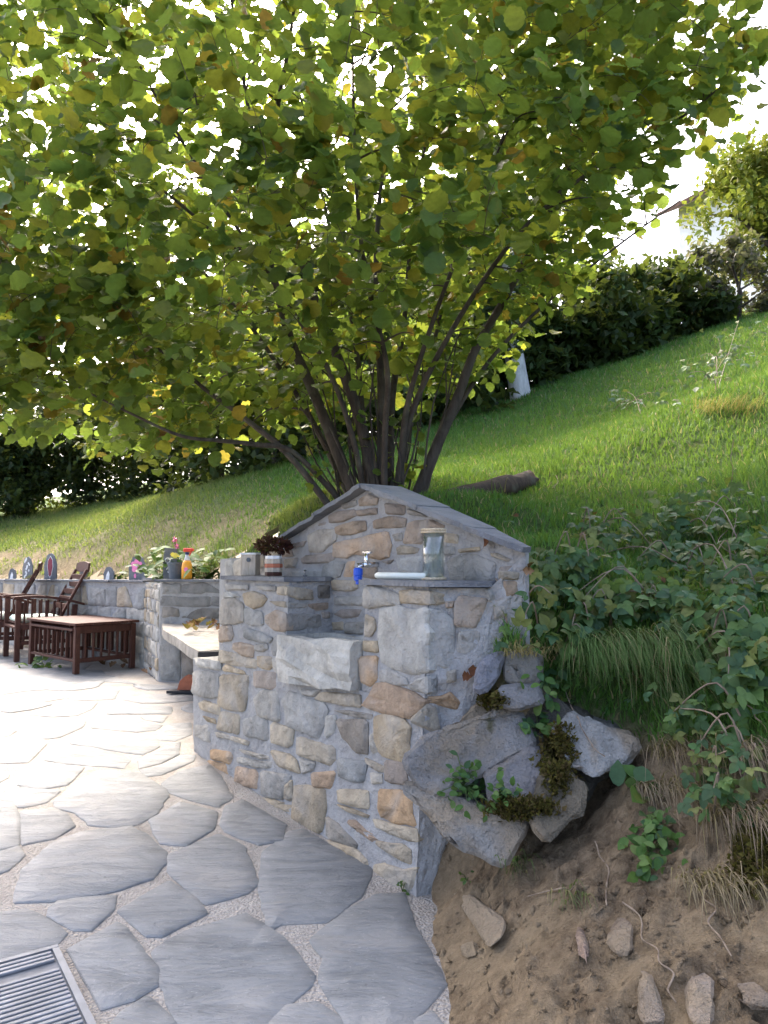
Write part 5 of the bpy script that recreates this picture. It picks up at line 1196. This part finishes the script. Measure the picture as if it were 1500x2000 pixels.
# ------------------------------------------------------------------ things on the walls
def wtop(u, back=.15):
    a, z = SW.par(u, 1120); zt_ = lz(a)+.024; p = SW.P(a, 0); return Vector((p.x, p.y, zt_))-nW*back
def onwall(u, back): 
    a, s = solve2(LW0-nW*back, LW1-LW0, ray(u, 1120)); p = (LW0-nW*back).lerp(LW1-nW*back, a); return Vector((p.x, p.y, lz(a)+.024))
def extr(P2, o, ex_, n, th):
    m = len(P2); V = [o+ex_*x+Vector((0, 0, z))+n*t for t in (0, -th) for x, z in P2]; F = [tuple(range(m)), tuple(range(m, 2*m))[::-1]]+[(i, m+i, m+(i+1) % m, (i+1) % m) for i in range(m)]; return V, F
wx = -(LW1-LW0).normalized()
sx_ = Vector((.93, -.36, 0)).normalized(); sn_ = Vector((-.36, -.93, 0)).normalized()
def slate_sign(label, u, w_, h, back, deco):
    o = onwall(u, back)-Vector((0, 0, .022 if back < .3 else .03)); nn = (nW+Vector((0, 0, .18))).normalized(); rt = root('painted_slate', label, 'slate', o, 'painted slates standing along the low wall')
    P2 = [(-w_/2, 0), (w_/2, 0), (w_*.5+random.gauss(0, .008), h*.6), (w_*.28, h*.9), (w_*.05, h), (-w_*.3, h*.93), (-w_*.52, h*.55)]
    V, F = extr(P2, o, sx_, sn_, .014); mk('slate', V, F, M['slate'], rt)
    for nm, mat, pts, t in deco(w_, h):
        V, F = extr(pts, o, sx_, sn_, .003); V = [v+sn_*(.0035+t) for v in V]; mk(nm, V, F, M[mat], rt)
def ell(cx, cz, rx, rz, n=12, a0=0): return [(cx+rx*math.cos(2*math.pi*i/n+a0), cz+rz*math.sin(2*math.pi*i/n+a0)) for i in range(n)]
d_dots = lambda w_, h: [('painted_dot', 'white', ell(random.uniform(-.3, .3)*w_, h*(.12+.78*k/13), w_*.075, w_*.1, 8), .0006*(k % 4)) for k in range(14)]
d_tulip = lambda w_, h: [('painted_outline', 'white', [(0, .9*h), (-.2*w_, .75*h), (-.24*w_, .5*h), (-.12*w_, .2*h), (0, .1*h), (.12*w_, .2*h), (.24*w_, .5*h), (.2*w_, .75*h)], 0), ('painted_petal', 'mar', [(0, .86*h), (-.17*w_, .74*h), (-.2*w_, .5*h), (-.1*w_, .22*h), (0, .14*h), (.1*w_, .22*h), (.2*w_, .5*h), (.17*w_, .74*h)], .003)]
d_flower = lambda w_, h: [('painted_petal', 'pink', ell(-.04*w_+w_*.2*math.cos(k*1.257+.3), h*.60+w_*.2*math.sin(k*1.257+.3), w_*.15, w_*.15, 10), .0007*k) for k in range(5)]+[('painted_petal', 'pink', ell(-.12*w_, h*.22, w_*.07, w_*.12, 8), 0), ('painted_centre', 'white', ell(-.04*w_, h*.60, w_*.06, w_*.06, 8), .005)]
d_white = lambda w_, h: [('painted_patch', 'white', [(-w_*.3, h*.05), (w_*.1, h*.05), (w_*.12, h*.5), (-w_*.02, h*.72), (-w_*.2, h*.45)], 0)]
def ringpts(cx, cz, r, t, n=14):
    o_ = ell(cx, cz, r, r, n); i_ = ell(cx, cz, r-t, r-t, n); return o_, i_
d_swirl = lambda w_, h: [('painted_curl', 'white', [(-.16*w_+.2*w_*math.cos(a)*s, h*.62+.2*w_*math.sin(a)*s) for s in (1,) for a in np.linspace(-1.2, 4, 12)]+[(-.16*w_+.14*w_*math.cos(a), h*.62+.14*w_*math.sin(a)) for a in np.linspace(4, -1.2, 12)], 0), ('painted_curl', 'white', [(-.05*w_+.2*w_*math.cos(a), h*.3+.2*w_*math.sin(a)) for a in np.linspace(-2.2, 3, 12)]+[(-.05*w_+.14*w_*math.cos(a), h*.3+.14*w_*math.sin(a)) for a in np.linspace(3, -2.2, 12)], .001)]
slate_sign('small slate with a white painted patch, leftmost on the wall', 24, .13, .16, .12, d_white); slate_sign('tall narrow slate painted with white dots', 53, .16, .31, .16, d_dots); slate_sign('dark pointed slate painted with a maroon petal shape', 98, .19, .34, .14, d_tulip)
slate_sign('plain grey slate just above the chair back', 165, .14, .17, .2, lambda w_, h: []); slate_sign('small slate with a white painted figure between chair and pink flower', 212, .13, .16, .1, d_white); slate_sign('grey slate painted with a pink flower', 268, .21, .27, .10, d_flower)
n0 = N0-nN*.15
def onniche(u, back, z=.882):
    a, s = solve2(N0-nN*back, N1-N0, ray(u, 1110)); p = (N0-nN*back).lerp(N1-nN*back, a); return Vector((p.x, p.y, z))
o = onniche(332, .22); rt = root('painted_slate', 'upright slate painted with pale curls beside the spray bottle', 'slate', o, 'painted slates standing along the low wall')
V, F = extr([(-.06, 0), (.07, 0), (.075, .2), (.05, .27), (-.05, .29), (-.065, .15)], o, Vector((1, 0, 0)), nN, .014); mk('slate', V, F, M['slate'], rt)
for nm, mat, pts, t in d_swirl(.13, .27): 
    V, F = extr(pts, o, Vector((1, 0, 0)), nN, .003); mk(nm, [v+nN*(.0035+t) for v in V], F, M[mat], rt)
# spray bottle
o = onniche(365, .07); sp = root('spray_bottle', 'orange plastic spray bottle with red trigger head on the wall', 'bottle', o)
def oval(prof, c, sx=1, sy=.6, n=18):
    V, F = lathe((0, 0, 0), prof, n); return [Vector((c.x+v.x*sx, c.y+v.y*sy, c.z+v.z)) for v in V], F
V, F = oval([(.040, 0), (.046, .006), (.047, .10), (.042, .135), (.030, .165)], o); mk('bottle_body', V, F, M['orange'], sp, smooth=True)
V, F = oval([(.0295, .1655), (.018, .195), (.014, .215)], o); mk('bottle_shoulder', V, F, M['white'], sp, smooth=True)
V, F = oval([(.017, .2155), (.018, .232), (.014, .237)], o, 1, 1, 14); mk('collar', V, F, M['navy'], sp)
V, F = join(box(o+Vector((.006, 0, .256)), (.040, 0, 0), (0, .013, 0), (0, 0, .017), .006), box(o+Vector((.05, 0, .258)), (.010, 0, 0), (0, .009, 0), (0, 0, .009), .003)); mk('spray_head', V, F, M['red'], sp)
V, F = box(o+Vector((.030, 0, .228)), (.005, 0, 0), (0, .007, 0), (.008, 0, .022), .002); mk('trigger', V, F, M['red'], sp)
V, F = extr(ell(0, .085, .018, .02, 14), o+Vector((0, -.030, 0)), Vector((1, 0, 0)), Vector((0, -1, 0)), .003); o2 = mk('label_badge', V, F, M['pink'], sp)
# pot, dahlias
o = onniche(344, .16); pv = root('plant_pot', 'dark grey flower pot with yellow blooms left of the spray bottle', 'pot', o)
V, F = lathe(o, [(.055, 0), (.075, .13), (.08, .132), (.08, .15), (.068, .15), (.06, .11), (.0, .11)], 18); mk('pot', V, F, M['pot'], pv, smooth=False)
for k in range(5):
    c = o+Vector((random.uniform(-.03, .06), -.04+random.gauss(0, .02), .17+random.uniform(0, .05))); V, F = [], []
    for j in range(8):
        a = j*.785; n = len(V); d = Vector((math.cos(a), -.3, math.sin(a))); s = Vector((-math.sin(a), 0, math.cos(a)))*.007; V += [c, c+d*.014+s, c+d*.024, c+d*.014-s]; F.append((n, n+1, n+2, n+3))
    fl = mk('flower', V, F, M['yellow'], pv)
def bedplant(label, u, back, h, n, rx, flowers=0, surf='n'):
    o = (onniche(u, back, .86) if surf == 'n' else onwall(u, back)-Vector((0, 0, .03))); rt = root('dahlia_plant', label, 'plant', o, 'leafy plants in the bed behind the wall'); parts = []
    for i in range(n):
        p = o+Vector((random.gauss(0, rx*.5), random.gauss(0, .1), h*random.uniform(.12, 1)*random.uniform(.7, 1))); D = np.array([[random.gauss(0, 1), random.gauss(-.3, .7), random.gauss(-.1, .4)]])
        leafobj(rt, random.choice(ovl), p, frames(D, np.array([[random.gauss(0, .3), -.4, 1]]))[0], random.uniform(.07, .12))
        if i % 6 == 0: parts.append(tube([Vector((o.x+random.gauss(0, .05), o.y, o.z-.05)), (o+p)/2, p], .004, 5))
    V, F = join(*parts); mk('stem', V, F, M['grass'], rt, None, False, np.tile((.07, .12, .03), (len(V), 1)))
    for k in range(flowers):
        c = o+Vector((-.03+.02*k, -.06, h+.05-.06*k)); V, F = [], []
        for j in range(26):
            d = Vector(rand_dirs(1)[0]); s = d.cross(Vector((.3, .5, .8))).normalized()*.008; n_ = len(V); V += [c, c+d*.02+s, c+d*.032, c+d*.02-s]; F.append((n_, n_+1, n_+2, n_+3))
        mk('flower', V, F, M['pink'], rt); st = tube([o, c], .003, 5); mk('flower_stalk', st[0], st[1], M['grass'], rt, None, False, np.tile((.07, .12, .03), (len(st[0]), 1)))
bedplant('bushy bright green plant right of the spray bottle', 403, .32, .30, 95, .30); bedplant('leafy plant with pink flowers behind the grey pot', 350, .38, .33, 50, .22, 2); bedplant('loose leafy plant left of the curl painted slate', 308, .45, .34, 55, .24); bedplant('low green weed between the small slates on the wall', 240, .38, .12, 22, .2, 0, 'w'); bedplant('low green weed left of the plain grey slate', 122, .4, .13, 22, .25, 0, 'w'); bedplant('low green weed by the dotted slate', 72, .4, .12, 18, .22, 0, 'w')
# terracotta piece on black tray
o = onz(362, 1352, FZ); tr_ = tag(mk('black_tray', *prism([o+Vector((-.13, -.06, 0)), o+Vector((.12, -.07, 0)), o+Vector((.13, .08, 0)), o+Vector((-.05, .09, 0))], FZ, FZ+.02, 2, .003), M['black'], None), 'flat black tray on the patio below the bench', 'tray')
V, F = extr([(-.06, 0), (.10, 0), (.10, .085), (.0, .105), (-.04, .07)], o+Vector((.0, -.02, .021)), Vector((1, 0, 0)), Vector((0, -1, 0)), .11); tag(mk('terracotta_block', V, F, M['terra'], None), 'orange terracotta block lying on the black tray', 'block')
# items on the fountain shelves
ZS = .952
def onshelf(u, t):                                                   # t: 0 front edge .. 1 gable
    o_ = tl+nb*(DEP*t); a, s = solve2(Vector((o_.x, o_.y, 0)), wd, ray(u, 1130)); return Vector((o_.x, o_.y, 0))+wd*a+Vector((0, 0, ZS))
o = onshelf(489, .62); wb = root('wooden_box', 'small pale wooden birdhouse-like box with round dark knob on the left shelf', 'box', o)
bx_, by_ = Vector((.96, -.28, 0)), Vector((.28, .96, 0))
V, F = box(o+Vector((0, 0, .052)), bx_*.042, by_*.03, (0, 0, .052), .003); mk('box_body', V, F, M['pale'], wb)
V, F = box(o+Vector((0, 0, .109)), bx_*.046, by_*.034, (0, 0, .005), .002); mk('lid', V, F, M['white'], wb)
V, F = tube([o+Vector((.005, 0, .078))-by_*.028, o+Vector((.005, 0, .078))-by_*.038], .011, 12); mk('knob', V, F, M['pot'], wb)
o = onshelf(534, .5); ws = root('striped_vase', 'striped wooden vase holding the dried flower head', 'vase', o)
for k, (r, z0, z1, m) in enumerate(((.047, 0, .018, 'teak'), (.048, .019, .038, 'pale'), (.050, .039, .058, 'terra'), (.050, .059, .080, 'pale'), (.046, .081, .095, 'white'), (.036, .096, .115, 'rope'))):
    V, F = lathe(o, [(r, z0), (r*1.02, (z0+z1)/2), (r*.98, z1)], 8); V = [o+wd*((v-o).dot(wd))+nb*((v-o).dot(nb)*.8)+Vector((0, 0, v.z-o.z)) for v in V]; mk('band', V, F, M[m], ws)
c = o+Vector((0, 0, .145)); n = 420; dd_ = rand_dirs(n); P = np.array(c)+dd_*np.array((.075, .06, .036))*RNG.random((n, 1))**.3
V, T_, cc = inst(SMALL, P, frames(dd_+rand_dirs(n)*.6, rand_dirs(n)), RNG.uniform(.018, .034, n), np.array([(.06, .02, .02), (.035, .012, .015), (.09, .035, .03)])[RNG.integers(0, 3, n)])
fh = tag(mkbulk('dried_flower_head', V, T_, M['dead'], None, cc), 'dark maroon dried flower head in the striped vase', 'flower')
st = tube([o+Vector((0, 0, .1)), c], .004, 6); mk('stalk', st[0], st[1], M['twig'], fh)
o = onshelf(847, .45); gv = root('glass_vase', 'tall clear ribbed glass cylinder with rope bands on the right shelf', 'vase', o)
def gl(ang, r): return Vector((math.cos(ang)*r, math.sin(ang)*r, 0))
V, F = [], []; n = 32; H_ = .172; rad = .0365
prof = [(rad, .0), (rad, H_), (rad-.003, H_), (rad-.003, .006)]
for r, z in prof:
    for k in range(n): V.append(o+gl(2*math.pi*k/n, r*(1+(.025 if k % 2 else 0)))+Vector((0, 0, z)))
for i in range(3):
    for k in range(n): F.append((i*n+k, i*n+(k+1) % n, (i+1)*n+(k+1) % n, (i+1)*n+k))
F += [tuple(range(n))[::-1], tuple(range(3*n, 4*n))]; mk('glass', V, F, M['glass'], gv, smooth=True)
for z in (.163, .171, .004):
    P = [o+gl(2*math.pi*k/28, rad+.004)+Vector((0, 0, z+.001*(k % 2))) for k in range(29)]; V, F = tube(P, .0042, 6, True, .3); mk('rope_band', V, F, M['rope'], gv)
a, b = onshelf(735, .22), onshelf(832, .3); V, F = tube([a+Vector((0, 0, .0115)), a.lerp(b, .03)+Vector((0, 0, .0125)), b+Vector((0, 0, .0125))], [.009, .0118, .0118], 14); tag(mk('white_tube', V, F, M['cream'], None, None, True), 'cream white plastic tube lying on the right shelf', 'tube')
o = onshelf(596, .8); V, F = lathe(o, [(.010, 0), (.011, .004), (.004, .008), (.005, .022), (.008, .026), (.003, .03)], 10); tag(mk('shelf_ornament', V, F, M['chrome'], None), 'tiny shiny metal fitting at the right end of the left shelf', 'ornament')
o = SG.hit(548, 1053)+nb*.06; o.z += .015; V, F = rockmesh([o+Vector(rand_dirs(1)[0])*.028 for _ in range(20)], 1, .003, .004); tag(mk('white_pebble', V, F, M['white'], None), 'white pebble at the lower end of the left roof slate', 'pebble')
# bark, stones done; name check helper not needed
